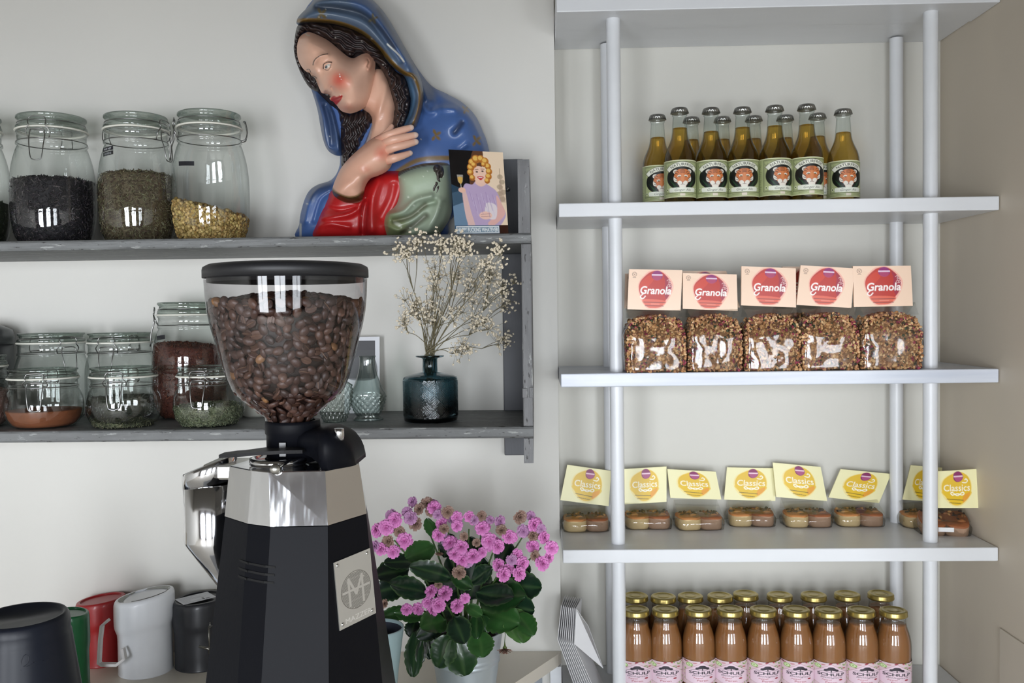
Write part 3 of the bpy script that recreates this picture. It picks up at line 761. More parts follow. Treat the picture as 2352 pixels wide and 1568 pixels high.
# hanging fall of the veil at the far side
fall = Relief([(190, 520), (240, 540), (300, 620), (360, 680), (392, 780), (410, 900), (408, 990), (370, 1000), (318, 968), (288, 905), (268, 810), (248, 700), (215, 590)], 2.4, .055, .035, 26, .03, (66, 88, 128))
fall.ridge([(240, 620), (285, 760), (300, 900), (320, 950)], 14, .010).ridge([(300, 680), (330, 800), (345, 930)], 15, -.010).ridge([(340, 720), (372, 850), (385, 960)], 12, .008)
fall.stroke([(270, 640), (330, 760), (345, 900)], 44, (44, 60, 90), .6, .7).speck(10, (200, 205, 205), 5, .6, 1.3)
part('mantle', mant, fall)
# dress, pale sleeve
red = Relief([(335, 1225), (300, 1290), (255, 1390), (228, 1530), (480, 1545), (700, 1540), (740, 1440), (790, 1340), (830, 1250), (850, 1120), (760, 1090), (640, 1100), (560, 1150), (480, 1180), (400, 1190), (350, 1205)], 2.4, .062, .05, 34, .02, (184, 30, 32))
red.ridge([(540, 1290), (470, 1370), (330, 1400), (270, 1400)], 22, .010).ridge([(560, 1300), (545, 1400), (540, 1500)], 20, -.014).ridge([(300, 1330), (400, 1350), (500, 1330)], 14, -.006).ridge([(640, 1160), (600, 1300), (600, 1480)], 30, .012).ridge([(740, 1190), (720, 1280), (660, 1400)], 26, -.008).ridge([(260, 1450), (350, 1440), (450, 1460)], 18, .006)
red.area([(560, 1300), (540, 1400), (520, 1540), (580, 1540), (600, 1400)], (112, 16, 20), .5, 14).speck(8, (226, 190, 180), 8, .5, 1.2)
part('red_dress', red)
slv = Relief([(760, 1120), (860, 1070), (960, 1048), (1085, 1050), (1108, 1120), (1118, 1250), (1112, 1370), (1075, 1450), (1020, 1510), (900, 1535), (720, 1530), (672, 1470), (668, 1410), (700, 1350), (750, 1310), (766, 1230)], 2.4, .085, .058, 40, .04, (158, 172, 150))
slv.ridge([(700, 1380), (800, 1360), (880, 1290), (980, 1260)], 20, .014).ridge([(740, 1420), (850, 1390), (940, 1320), (1000, 1300)], 15, -.016).ridge([(800, 1500), (880, 1440), (940, 1390)], 20, -.014).ridge([(700, 1450), (760, 1480), (830, 1480)], 16, .008).ridge([(960, 1480), (1010, 1380), (1040, 1290)], 26, .010)
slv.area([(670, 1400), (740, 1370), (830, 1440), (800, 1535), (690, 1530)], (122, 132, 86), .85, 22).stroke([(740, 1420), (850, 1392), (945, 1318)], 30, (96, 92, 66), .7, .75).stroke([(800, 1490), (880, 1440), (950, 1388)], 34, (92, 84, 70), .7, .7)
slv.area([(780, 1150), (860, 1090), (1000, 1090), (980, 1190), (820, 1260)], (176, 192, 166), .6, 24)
slv.stroke([(745, 1130), (800, 1092), (880, 1058), (980, 1044), (1100, 1042)], 26, GOLD, .3).stroke([(745, 1146), (805, 1108), (880, 1078), (980, 1060), (1095, 1060)], 6, (46, 34, 24), .5)
slv.speck(26, (226, 232, 218), 11, .6, 1.8).blob((765, 1440), 34, 16, (222, 226, 212), .4, .6, .6)
part('pale_sleeve', slv)
# dark hair: behind the face, the lock down the chest, the lock by the neck
HR = (36, 27, 27); HRm = (70, 52, 50)
def strands(x, y): return np.sin(x * .55 + 2.2 * np.sin(y * .16) + .9 * np.sin(y * .37 + x * .05))
hair1 = Relief([(360, 660), (395, 690), (450, 720), (560, 700), (610, 760), (600, 800), (560, 870), (505, 985), (455, 1060), (420, 1100), (402, 1060), (404, 980), (398, 880), (388, 770)], 1.9, .066, .03, 18, .02, HR)
hair1.waves(strands, .0042); hair1.waves(lambda x, y: .5 * np.sin(y * .30 + x * .2), .002)
hair1.c = hair1.c * (1 + .9 * np.clip(strands(hair1.X, hair1.Y), 0, 1)[..., None])
hair2 = Relief([(100, 300), (108, 210), (126, 160), (165, 142), (300, 150), (420, 172), (525, 212), (615, 275), (690, 372), (752, 455), (812, 500), (845, 600), (842, 700), (812, 800), (770, 852), (722, 850), (735, 780), (748, 700), (722, 610), (700, 520), (655, 440), (600, 392), (560, 350), (505, 336), (462, 368), (400, 330), (330, 270), (255, 228), (190, 205), (150, 220), (122, 280), (118, 340), (130, 400), (165, 480), (230, 560), (205, 545), (150, 470), (112, 380)], 1.7, .088, .034, 16, .04, HR)
def s2(x, y): return np.sin((x * .30 - y * .62) * .9 + 1.6 * np.sin(x * .11 + y * .07) + .8 * np.sin(x * .24))
lock = inside(hair2.X, hair2.Y, np.array([Z1(p) for p in [(680, 420), (900, 420), (900, 880), (680, 880)]]))
w_ = np.where(lock, strands(hair2.X, hair2.Y), s2(hair2.X, hair2.Y))
hair2.h += .0042 * w_ * hair2.soft; hair2.c = hair2.c * (1 + 1.1 * np.clip(w_, 0, 1)[..., None]); hair2.speck(30, (196, 190, 178), 9, .5, 1.3)
sl2 = Relief([(1005, 1060), (1045, 1062), (1066, 1110), (1050, 1170), (1040, 1230), (1012, 1282), (985, 1265), (975, 1200), (1000, 1150), (990, 1100)], 1.9, .125, .022, 12, .02, (50, 44, 40)); sl2.waves(strands, .003)
sl2.c = sl2.c * (1 + 1.5 * np.clip(strands(sl2.X, sl2.Y), 0, 1)[..., None])
hair3 = Relief([(420, 300), (480, 290), (560, 300), (640, 360), (700, 470), (770, 600), (800, 720), (790, 830), (720, 860), (640, 760), (560, 600)], 3, .060, .03, 18, .02, HR)
part('hair', hair1, hair2, sl2, hair3)
# neck and breast
SK = (222, 176, 152)
neck = Relief([(480, 640), (560, 520), (610, 440), (668, 450), (712, 530), (738, 590), (755, 660), (752, 740), (745, 830), (740, 900), (660, 960), (560, 1000), (520, 1000), (560, 900), (598, 800), (590, 740), (540, 700)], 2.2, .078, .038, 34, .03, SK)
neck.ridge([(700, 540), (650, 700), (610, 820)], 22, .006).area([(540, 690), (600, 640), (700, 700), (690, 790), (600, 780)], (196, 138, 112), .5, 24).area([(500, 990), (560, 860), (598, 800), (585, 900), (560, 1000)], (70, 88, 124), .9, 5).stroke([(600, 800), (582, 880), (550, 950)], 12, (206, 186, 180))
# face: turned down to the left, three-quarter
hair4 = Relief([(98, 290), (108, 380), (146, 480), (196, 560), (250, 596), (300, 645), (350, 690), (400, 725), (430, 640), (320, 450), (180, 300), (140, 240)], 2.2, .070, .022, 16, .02, HR)
hair4.waves(strands, .002)
face = Relief([(117, 318), (120, 280), (134, 240), (165, 214), (200, 206), (260, 228), (330, 268), (395, 322), (445, 362), (480, 374), (508, 362), (540, 346), (575, 342), (606, 360), (622, 400), (620, 450), (618, 500), (610, 570), (594, 640), (560, 686), (515, 714), (470, 729), (440, 727), (408, 716), (388, 698), (377, 682), (363, 668), (353, 655), (335, 645), (327, 632), (334, 622), (322, 610), (304, 603), (288, 602), (274, 594), (266, 578), (256, 556), (246, 530), (234, 505), (212, 488), (200, 470), (180, 462), (160, 445), (138, 412), (122, 370)], 1.05, .100, .084, 96, .05, SK, smooth=4, pw=.55, blur=120)
F_ = face
F_.bump((300, 260), 150, 120, .012).bump((420, 530), 110, 100, .014, .3).bump((450, 690), 48, 36, .011).bump((560, 560), 70, 110, -.006)
F_.ridge([(238, 470), (262, 530), (290, 582)], 22, .016).bump((292, 588), 24, 20, .012).bump((330, 592), 18, 12, .007).ridge([(344, 598), (350, 580), (340, 562)], 7, -.005).bump((322, 606), 9, 5, -.006)
F_.bump((300, 430), 56, 42, -.012, -.5).bump((312, 426), 27, 21, .010, -.5).ridge([(286, 440), (292, 412), (312, 400), (336, 404)], 5, .0042).ridge([(292, 446), (312, 452), (334, 436)], 4, .0022).ridge([(232, 400), (262, 362), (312, 352)], 16, .005)
F_.bump((226, 492), 16, 18, -.007).ridge([(344, 632), (372, 626), (404, 618)], 7, .005).ridge([(352, 655), (376, 648), (398, 634)], 8, .005).ridge([(340, 640), (372, 638), (406, 620)], 3.2, -.004).bump((408, 618), 10, 10, -.004).ridge([(385, 672), (410, 668)], 12, -.004).ridge([(335, 612), (344, 622)], 6, -.003)
F_.bump((575, 392), 26, 46, .012, -.15).ridge([(562, 362), (585, 352), (602, 375), (598, 420), (580, 446)], 7, .008).ridge([(574, 380), (582, 400), (574, 425)], 6, -.007)
F_.area([(150, 200), (330, 260), (480, 350), (560, 400), (590, 520), (560, 660), (470, 725), (390, 690), (420, 560), (380, 400), (240, 260)], (228, 184, 162), .5, 26)
F_.blob((392, 520), 96, 86, (206, 92, 72), .3, .95, .95).blob((384, 505), 46, 46, (196, 72, 58), .3, .95, .6).blob((440, 690), 60, 36, (214, 128, 104), .2, .9, .5)
F_.blob((314, 426), 25, 12.5, (206, 200, 190), -.72, .25).blob((305, 430), 9.5, 12, (96, 104, 110), 0, .3).blob((304, 429), 5.5, 7, (26, 24, 26), 0, .4).blob((302, 425), 2.6, 2.6, (236, 236, 236), 0, .5)
F_.stroke([(288, 442), (288, 416), (306, 403), (322, 400), (340, 400)], 5.5, (42, 28, 24)).stroke([(296, 446), (314, 452), (330, 438), (337, 410)], 3, (66, 42, 36))
F_.stroke([(221, 418), (226, 396), (240, 376), (268, 358), (290, 350), (316, 346)], 5.5, (40, 26, 22), .5).stroke([(180, 448), (192, 445), (200, 450), (205, 462)], 4.2, (44, 30, 26)).stroke([(212, 490), (222, 488), (236, 494), (244, 503)], 4.2, (44, 30, 26)).blob((229, 499), 9, 6, (190, 186, 180), .5, .4).blob((226, 499), 4, 5, (60, 60, 64), 0, .4)
F_.area([(332, 642), (342, 624), (358, 616), (374, 622), (398, 612), (412, 616), (404, 636), (390, 656), (370, 674), (354, 664), (346, 652)], (190, 34, 28), .95, 1.6).stroke([(340, 641), (362, 640), (384, 634), (405, 620)], 2.6, (120, 26, 24))
F_.stroke([(322, 607), (332, 610)], 5, (110, 50, 40), .5, .8).stroke([(266, 580), (285, 602), (318, 606)], 4, (190, 112, 92), .6, .6)
for x, y, r_ in ((392, 478, 5), (394, 492, 6.5), (402, 510, 3), (500, 238, 5), (398, 612, 4)): F_.blob((x, y), r_ * .8, r_, (238, 236, 230), 0, .4)
F_.stroke([(165, 208), (185, 226), (200, 228)], 6, (214, 206, 192), .5).area([(550, 350), (600, 340), (612, 420), (590, 460), (560, 440)], (206, 138, 112), .4, 8)
part('face_and_neck', neck, face)
part('hair_strand', hair4)
# hood over the hair with its gold border
hood = Relief([(122, 158), (120, 120), (150, 82), (200, 35), (260, -30), (400, -72), (560, -32), (650, 45), (712, 130), (770, 232), (832, 345), (880, 430), (925, 545), (932, 640), (918, 720), (884, 812), (840, 820), (800, 815), (830, 740), (850, 660), (838, 590), (815, 505), (770, 462), (700, 402), (655, 330), (590, 262), (520, 212), (430, 175), (320, 152), (200, 148)], 1.9, .092, .052, 26, .05, BLg, smooth=5)
hood.ridge([(250, 40), (400, 60), (560, 110), (680, 250), (780, 390)], 22, -.013).ridge([(230, 20), (400, 10), (560, 50), (690, 200), (820, 400)], 24, .010).ridge([(850, 520), (880, 620), (860, 720), (820, 790)], 14, -.009).ridge([(130, 128), (300, 132), (440, 160), (560, 222), (660, 320), (780, 445), (880, 500), (912, 600), (895, 720), (868, 800)], 9, .005)
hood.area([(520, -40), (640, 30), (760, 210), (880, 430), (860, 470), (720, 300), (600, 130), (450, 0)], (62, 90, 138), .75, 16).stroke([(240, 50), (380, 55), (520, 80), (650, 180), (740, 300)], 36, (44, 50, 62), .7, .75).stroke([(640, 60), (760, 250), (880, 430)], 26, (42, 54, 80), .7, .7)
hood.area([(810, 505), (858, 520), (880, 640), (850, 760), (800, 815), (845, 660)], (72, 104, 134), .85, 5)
hood.stroke([(126, 132), (200, 130), (330, 138), (450, 168), (560, 225), (655, 318), (735, 408), (808, 468), (868, 490), (906, 570), (912, 650), (896, 730), (866, 808)], 27, GOLD, .25).stroke([(126, 150), (200, 146), (330, 156), (440, 184), (545, 240), (640, 332), (722, 424), (800, 488)], 5, (40, 30, 22), .5).stroke([(860, 478), (900, 530), (926, 600), (928, 680)], 5, (44, 34, 28), .5)
star(hood, 272, 90, 1.2, .2, (96, 84, 54)); star(hood, 606, 120, 1.0, .6, (84, 78, 58)); hood.speck(22, (196, 196, 186), 13, .5, 1.5).stroke([(700, 285), (765, 345), (805, 395)], 10, (214, 214, 206))
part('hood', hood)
# forearm and hand: palm and forearm one form, four fingers and the thumb running out of it
arm = Relief([(345, 1232), (352, 1190), (372, 1140), (405, 1075), (455, 1015), (520, 955), (580, 905), (640, 868), (700, 850), (738, 862), (744, 930), (740, 1010), (722, 1070), (690, 1105), (640, 1130), (590, 1150), (558, 1200), (545, 1260), (520, 1300), (440, 1305), (370, 1272)], 1.9, .132, .042, 36, .05, (220, 170, 146))
arm.bump((620, 1000), 90, 90, .010).ridge([(520, 1160), (440, 1190), (400, 1240)], 34, .006).bump((520, 1130), 40, 30, .006)
arm.blob((660, 985), 62, 66, (206, 104, 84), .3, .95, .75).blob((560, 1090), 60, 40, (206, 130, 108), .3, .9, .5).blob((440, 1180), 60, 60, (222, 168, 144), .3, .9, .6)
arm.stroke([(330, 1222), (366, 1256), (440, 1284), (506, 1278), (550, 1250)], 44, (72, 48, 26), .3).stroke([(344, 1206), (372, 1238), (440, 1264), (500, 1258), (545, 1232)], 6, (150, 120, 70), .5, .7)
hm = MB(); arm.build(hm, YB)
def finger(pts, w, d0, nail=True):
    q = []; rr = []
    sp = smooth_closed([(*Z1(p), dd) for p, dd in zip(pts, d0)], 6, False)
    wz = np.interp(np.linspace(0, 1, len(sp)), np.linspace(0, 1, len(w)), w)
    for (x, y, dd), ww in zip(sp, wz): q.append(P(x, y, YB - dd)); rr.append(ww / 2.8 / F_PX * 2.0)
    q = q[:-1] + [q[-1] + (q[-1] - q[-2]) * .2]
    e = (q[-1] - q[-2]).normalized(); q.append(q[-1] + e * rr[-1] * .55); rr.append(rr[-1] * .72); q.append(q[-1] + e * rr[-2] * .3); rr.append(rr[-2] * .35)
    n0 = len(hm.v); cols = []
    base = np.array(L((220, 166, 142))); red_ = np.array(L((208, 112, 92))); pale = np.array(L((226, 182, 160)))
    for i in range(len(q)):
        t = i / (len(q) - 1); c = base * (1 - t) + pale * t
        c = c * .75 + red_ * .25 if t < .25 else c
        if nail and t > .82: c = c * .4 + np.array(L((232, 214, 204))) * .6
        cols += [tuple(c)] * 12
    hm.tube(q, rr, 12, 0, cols)
finger([(640, 900), (700, 872), (780, 842), (852, 820)], [28, 27, 25, 20], [.138, .172, .166, .152])
finger([(640, 940), (720, 905), (800, 885), (880, 868)], [28, 28, 25, 20], [.140, .176, .171, .156])
finger([(650, 990), (730, 952), (810, 932), (882, 912)], [28, 28, 25, 20], [.140, .176, .171, .156])
finger([(660, 1045), (730, 1022), (790, 1004), (846, 984)], [30, 28, 24, 18], [.138, .170, .164, .150])
finger([(640, 905), (680, 868), (712, 838), (728, 812)], [24, 23, 20, 16], [.140, .150, .148, .142], False)
vs = np.array(hm.v) - np.array(stt.location); hm.v = [tuple(q) for q in vs]
hm.build('forearm_and_hand', m_plaster, stt)
# ---------------------------------------------------------------- postcard leaning by the end panel
c_ = Canvas(134, 192, (18, 16, 18))
c_.poly([(70, 0), (134, 0), (134, 192), (40, 192), (60, 120)], (238, 214, 186)); c_.poly([(60, 0), (84, 0), (74, 60), (56, 110), (46, 60)], (96, 62, 44), True)
c_.poly([(0, 100), (40, 90), (60, 192), (0, 192)], (120, 150, 178), False, .8).poly([(0, 80), (26, 90), (30, 120), (0, 130)], (46, 72, 92), False, .8)
for x, y in ((122, 60), (126, 72), (120, 84), (128, 96), (118, 100), (124, 112)): c_.ell(x, y, 5 + y * .03, 6, (176, 156, 130), .8)
c_.line([(122, 40), (122, 62)], 1.5, (168, 140, 110)); c_.poly([(113, 120), (122, 60), (132, 120)], (176, 150, 130), False, .6)
c_.poly([(28, 92), (36, 78), (52, 80), (62, 72), (80, 74), (98, 84), (112, 96), (122, 124), (130, 150), (112, 176), (96, 182), (40, 182), (34, 160), (38, 128), (28, 118)], (186, 164, 196), True)
c_.poly([(60, 76), (74, 84), (88, 76), (84, 66), (66, 66)], (236, 196, 178), True).poly([(26, 96), (34, 92), (44, 140), (52, 176), (40, 182), (30, 150)], (222, 186, 180), True)
c_.poly([(110, 104), (122, 124), (128, 148), (100, 172), (84, 168), (108, 144)], (226, 176, 168), True).poly([(84, 122), (108, 128), (104, 158), (80, 152)], (226, 214, 218), True)
c_.ell(72, 56, 17, 20, (240, 200, 178), 1, -.2)
for x, y, r_ in ((52, 40, 9), (50, 52, 8), (56, 28, 9), (66, 20, 10), (78, 19, 9), (88, 24, 9), (94, 36, 8), (96, 48, 8), (94, 60, 8), (90, 70, 7), (54, 64, 7), (60, 34, 7), (84, 32, 6)):
    c_.ell(x, y, r_, r_, (192, 122, 50)); c_.ell(x - 1.5, y - 2, r_ * .6, r_ * .55, (232, 186, 96)); c_.line([(x - r_ * .7, y + r_ * .5), (x, y + r_ * .8), (x + r_ * .7, y + r_ * .3)], 1.4, (150, 84, 32), True)
c_.ell(66, 50, 3, 1.6, (60, 40, 40)).ell(80, 48, 3, 1.6, (60, 40, 40)).line([(62, 45), (70, 44)], 1.2, (110, 60, 40)).line([(76, 43), (85, 43)], 1.2, (110, 60, 40)).poly([(66, 62), (74, 60), (82, 62), (74, 69)], (196, 40, 50), True).rect(69, 62.5, 79, 64, (250, 246, 240))
c_.line([(23, 62), (23, 78)], 1.2, (220, 214, 200)).poly([(16, 58), (31, 58), (29, 74), (24, 80), (18, 74)], (196, 190, 178), False, .6).poly([(18, 64), (29, 64), (28, 74), (24, 79), (19, 74)], (214, 172, 90), True).line([(24, 80), (25, 94)], 1.4, (214, 208, 200)).ell(26, 93, 9, 6, (232, 186, 164)).ell(80, 150, 16, 9, (238, 196, 180)).line([(68, 148), (92, 146)], 1, (170, 120, 120)).line([(68, 153), (92, 152)], 1, (170, 120, 120))
for i in range(16): c_.line([(44 + i * 4, 96 + (i * 7) % 23), (50 + i * 4, 118 + (i * 11) % 37)], 1.2, (206, 190, 216) if i % 2 else (156, 130, 176), alpha=.7)
c_.rect(0, 172, 112, 192, (70, 96, 120)).rect(4, 174, 111, 190, (226, 230, 232)).rect(6, 176, 109, 188, (120, 142, 158)).rect(112, 172, 134, 192, (52, 26, 18))
c_.text('HAPPY FUCKING WHATEVER', 57.5, 182, 12.4, (240, 242, 242), bold=.02, wscale=.62)
K0 = [P(1030, 343, 1.955), P(1155, 350, 1.955), P(1168, 536, 1.884), P(1046, 536, 1.884)]
for q in K0[2:]: q.z = ZU + .0004
nrm = (K0[1] - K0[0]).cross(K0[3] - K0[0]).normalized()
if nrm.y < 0: nrm = -nrm
def fn(u, v, t=0.0): return (K0[0] * (1 - u) + K0[1] * u) * (1 - v) + (K0[3] * (1 - u) + K0[2] * u) * v + nrm * t
o = c_.sheet('postcard', mat('glossy_print', (255, 255, 255), .16, attr=True, coat=.6), fn, thick=.0012)
tag(o, 'glossy postcard of a blonde woman raising a glass, leaning against the bust', 'postcard')
# ---------------------------------------------------------------- coffee grinder
YG = 1.20
m_blk = mat('satin_black_paint', (14, 15, 20), .45, var=.05, vscale=6, bump=.03, bscale=200, spec=.10)
m_blkp = mat('black_plastic', (30, 30, 32), .45, var=.05, bump=.03, bscale=150, spec=.4)
m_chrome = mat('polished_aluminium', (222, 222, 224), .11, 1.0, var=.05, vscale=3, bump=.30, bscale=26, stretch=(1, 1, .10))
m_hop = glass('hopper_plastic', (236, 235, 236), (150, 148, 150), .95, .03, power=3, f0=.045)
gx = P(659, 640, YG).x
gr = thing('coffee_grinder', 'black and polished metal coffee grinder with a hopper full of beans', 'coffee grinder', (gx, YG, ZB))
def gz(py, px=659): return P(px, py, YG).z - ZB
sc_ = YG / F_PX
top = gz(606); lb = gz(638)
R0 = 186.5 * sc_
MB().lathe([(0, top), (R0 * .80, top), (R0 * .93, top - .0015), (R0 * .99, top - .005), (R0, top - .009), (R0, lb), (R0 * .965, lb), (R0 * .965, lb + .004), (R0 * .95, lb + .004), (R0 * .95, lb - .006), (R0 * .93, lb - .006), (R0 * .93, lb + .006), (0, lb + .006)], seg=96).build('lid', m_blkp, gr)
prof = [(183.5, 641), (181.5, 680), (178, 715), (171, 750), (162, 782), (151, 825), (139, 866), (127, 892), (119, 902), (98, 921), (74, 941), (56, 956), (54, 972)]
pr = [(r * sc_, gz(y)) for r, y in prof]
MB().lathe(pr, seg=80).build('hopper', m_hop, gr)
# beans: a dark core and single beans laid over it
def bean():
    v = []; f = []; seg, ring = 8, 6
    for i in range(ring + 1):
        t = PI * i / ring
        for k in range(seg):
            a = 2 * PI * k / seg
            x = .0079 * math.cos(t); y = .0063 * math.sin(t) * math.cos(a); z = .0043 * math.sin(t) * math.sin(a)
            if z < 0: z *= .45
            if abs(y) < .0006 and z < 0: z = .0008
            v.append((x, y, z))
    for i in range(ring):
        for k in range(seg): f.append((i * seg + k, i * seg + (k + 1) % seg, (i + 1) * seg + (k + 1) % seg, (i + 1) * seg + k))
    # the groove line on the flat side
    g = len(v); v += [(-.0068, -.0004, -.00175), (-.0058, .0004, -.00175), (.0068, .0005, -.00175), (.0068, -.0003, -.00175), (0, .0009, -.0019), (0, -.0004, -.0019)]
    gf = [(g, g + 1, g + 4, g + 5), (g + 5, g + 4, g + 2, g + 3)]
    return np.array(v), f, gf
bv, bf, bgf = bean(); bb = MB(); r = random.Random(5)
surf = gz(700); dome = gz(670) - surf
core = [(max(.004, rr - .0045), z) for rr, z in pr if z < surf]
core = [(core_r, z) for core_r, z in core]
def rad(z):
    for (r0, z0), (r1, z1) in zip(pr[:-1], pr[1:]):
        if z1 <= z <= z0: return r0 + (r1 - r0) * (z0 - z) / (z0 - z1)
    return pr[-1][0]
def zs(d): return surf + dome * math.cos(min(1, d / rad(surf)) * PI / 2) ** .8
Rs = rad(surf)
bb.lathe([(0, zs(0) - .008)] + [(Rs * k / 8 - .009 * (k / 8), zs(Rs * k / 8) - .008) for k in range(1, 9)] + [(rr - .009, z) for rr, z in pr if z < surf - .006], seg=48, col=(34, 22, 18))
def putbean(pos, nrm):
    a = r.uniform(0, 2 * PI); t = nrm.orthogonal().normalized(); t = Matrix.Rotation(a, 3, nrm) @ t
    n2 = (nrm + Vector((r.gauss(0, .35), r.gauss(0, .35), r.gauss(0, .35)))).normalized()
    if r.random() < .22: n2 = -n2
    t = (t - n2 * t.dot(n2)).normalized(); w = n2.cross(t)
    M = np.array([t, w, n2]).T * r.uniform(.92, 1.12)
    q = bv @ M.T + np.array(pos); k = r.random()
    col = (72, 50, 42) if k < .5 else ((60, 42, 36) if k < .8 else ((88, 62, 50) if k < .985 else (128, 92, 60)))
    o_ = r.randint(-8, 9); col = tuple(c + o_ for c in col)
    bb.add(q, bf, 0, [L(col)] * (len(q) - 6) + [L((104, 76, 58))] * 6); o = len(bb.v) - len(q)
    bb.f += [tuple(i + o for i in f_) for f_ in bgf]; bb.mi += [0, 0]; bb.sm += [False, False]
pts_ = []
def try_(p_, nrm, dmin):
    for q in pts_[-2600:]:
        if (q - p_).length_squared < dmin * dmin: return
    pts_.append(p_); putbean(p_, nrm)
zlow = pr[-1][1] + .004
for _ in range(16000):
    z = r.uniform(zlow, surf + .004); a = r.uniform(-PI * 1.05, PI * .05); rr = rad(z) - .0062
    if rr < .012: continue
    if r.random() > rr / Rs: continue
    dz = (rad(z + .004) - rad(z - .004)) / .008
    try_(Vector((rr * math.cos(a), rr * math.sin(a), z)), Vector((math.cos(a), math.sin(a), -dz)).normalized(), .0088)
for _ in range(5000):
    a = r.uniform(0, 2 * PI); d = Rs * math.sqrt(r.random()) * .95
    try_(Vector((d * math.cos(a), d * math.sin(a), zs(d) - .003)), Vector((math.cos(a) * .3, math.sin(a) * .3, 1)).normalized(), .0092)
bo = bb.build('coffee_beans', mat('roasted_beans', (60, 42, 36), .38, attr=True, bump=.12, bscale=400, spec=.45), None, gr.location)
tag(bo, 'dark roasted coffee beans filling the grinder hopper', 'coffee beans', None, 'stuff')
# collar and head casting
cx = P(673, 1000, YG).x - gx
zc0, zc1 = gz(968), gz(1056)
MB().lathe([(.030, zc0 + .002), (62 * sc_, zc0 + .002), (63 * sc_, zc0 - .002), (63 * sc_, gz(992)), (60 * sc_, gz(996)), (60 * sc_, zc1), (.02, zc1)], (cx, 0, 0), 56).build('hopper_collar', m_blk, gr)
MB().box((P(622, 1000, 1.13).x - gx, -.0375, gz(1040)), (P(640, 1000, 1.13).x - gx, -.028, gz(1006)), bev=.001).build('locking_tab', mat('black_gloss', (12, 12, 13), .25), gr)
hb = MB()
def slab(px0, px1, pyt0, pyt1, pyb, y0, y1):
    pass
# arm sweeping from the collar to the right-hand block, cross-sections along x
secs = []
ztopg = P(617, 1086, 1.122).z - ZB
for px, yt, yb, half in ((684, 992, 1040, .026), (700, 989, 1042, .032), (718, 986, 1050, .040), (734, 985, 1064, .050), (741, 986, 1086, .062), (756, 989, 1086, .062), (775, 995, 1086, .054), (792, 1003, 1086, .045), (806, 1016, 1086, .037), (815, 1032, 1086, .030), (820, 1052, 1086, .025), (821, 1064, 1086, .022)):
    Yf_ = YG - .005 - half
    x = P(px, yt, Yf_ + .01).x - gx; zt1 = P(px, yt, Yf_ + .012).z - ZB; zb1 = ztopg + .001 if yb == 1086 else P(px, yb, Yf_).z - ZB
    ring = []
    for (fy, fz) in ((-1, 0), (-1, .62), (-.93, .82), (-.75, .95), (-.4, 1), (.4, 1), (.75, .95), (.93, .82), (1, .62), (1, 0)):
        ring.append((x, (fy * half if fy < 0 else fy * .045) - .005, zb1 + (zt1 - zb1) * fz))
    secs.append(ring)
v = [p for s_ in secs for p in s_]; n = 10; f = []
for i in range(len(secs) - 1):
    for k in range(n): f.append((i * n + k, i * n + (k + 1) % n, (i + 1) * n + (k + 1) % n, (i + 1) * n + k))
f.append(tuple(range(n))); f.append(tuple(len(v) - 1 - k for k in range(n)))
hb.add(v, f); hb.build('head_casting', m_blk, gr)
q = P(779, 1003, 1.155)
MB().lathe([(0, .011), (.0058, .011), (.0065, .0102), (.0065, -.004), (0, -.004)], (q.x - gx, q.y - YG, q.z - ZB), 20).build('stop_pin', m_chrome, gr)
# octagonal housing: rings of corners measured front edge by front edge
def ring(pts, back):
    """front corners (px, py, Y) plus back corners mirrored to their depth"""
    fr = [P(*p_) for p_ in pts]; z = sum(p_.z for p_ in fr) / len(fr)
    for p_ in fr: p_.z = z
    A, B, C_, D_, E_ = fr; yb = back
    c = (A.x + E_.x) / 2
    bk = [Vector((E_.x - .018, yb - .018, z)), Vector((D_.x, yb, z)), Vector((C_.x, yb, z)), Vector((A.x + .018, yb - .018, z))]
    return [Vector((p_.x - gx, p_.y - YG, p_.z - ZB)) for p_ in fr + bk]
r_top = ring([(527, 1069, 1.17), (578, 1082, 1.135), (617, 1086, 1.122), (747, 1084, 1.127), (825, 1065, 1.18)], 1.275)
r_mid = ring([(516, 1183, 1.168), (569, 1202, 1.125), (621, 1210, 1.108), (753, 1208, 1.112), (842, 1179, 1.178)], 1.285)
r_low = ring([(478, 1560, 1.150), (553, 1573, 1.098), (598, 1580, 1.075), (755, 1580, 1.080), (885, 1558, 1.165)], 1.31)
def planar(q, a, b, c):
    nn = (b - a).cross(c - a).normalized(); return q - nn * (q - a).dot(nn)
r_low[1] = planar(r_low[1], r_mid[2], r_mid[1], r_low[2]); r_low[0] = planar(r_low[0], r_mid[1], r_mid[0], r_low[1])
r_low[4] = planar(r_low[4], r_mid[3], r_mid[4], r_low[3])
def loft(mb, rings, mi=0, cap=True):
    n = len(rings[0]); v = [p_ for s_ in rings for p_ in s_]; f = []
    for i in range(len(rings) - 1):
        for k in range(n): f.append((i * n + k, i * n + (k + 1) % n, (i + 1) * n + (k + 1) % n, (i + 1) * n + k))
    if cap: f.append(tuple(range(n))); f.append(tuple(len(v) - 1 - k for k in range(n)))
    return mb.add(v, f, mi, None, False)
def shrink(rg, s_, dz):
    c = sum(rg, Vector()) / len(rg); return [Vector((c.x + (p_.x - c.x) * s_, c.y + (p_.y - c.y) * s_, p_.z + dz)) for p_ in rg]
loft(MB(), [shrink(r_top, .90, .001), shrink(r_top, .985, .001), r_top, r_mid, shrink(r_mid, .98, -.001)]).build('polished_housing', m_chrome, gr)
t_ = (0.004 - r_mid[0].z) / (r_low[0].z - r_mid[0].z)
r_bot = [a_ + (b_ - a_) * t_ for a_, b_ in zip(r_mid, r_low)]
body = loft(MB(), [shrink(r_mid, .995, -.0012), shrink(r_low, 1, 0), r_bot]).build('body_casing', m_blk, gr)
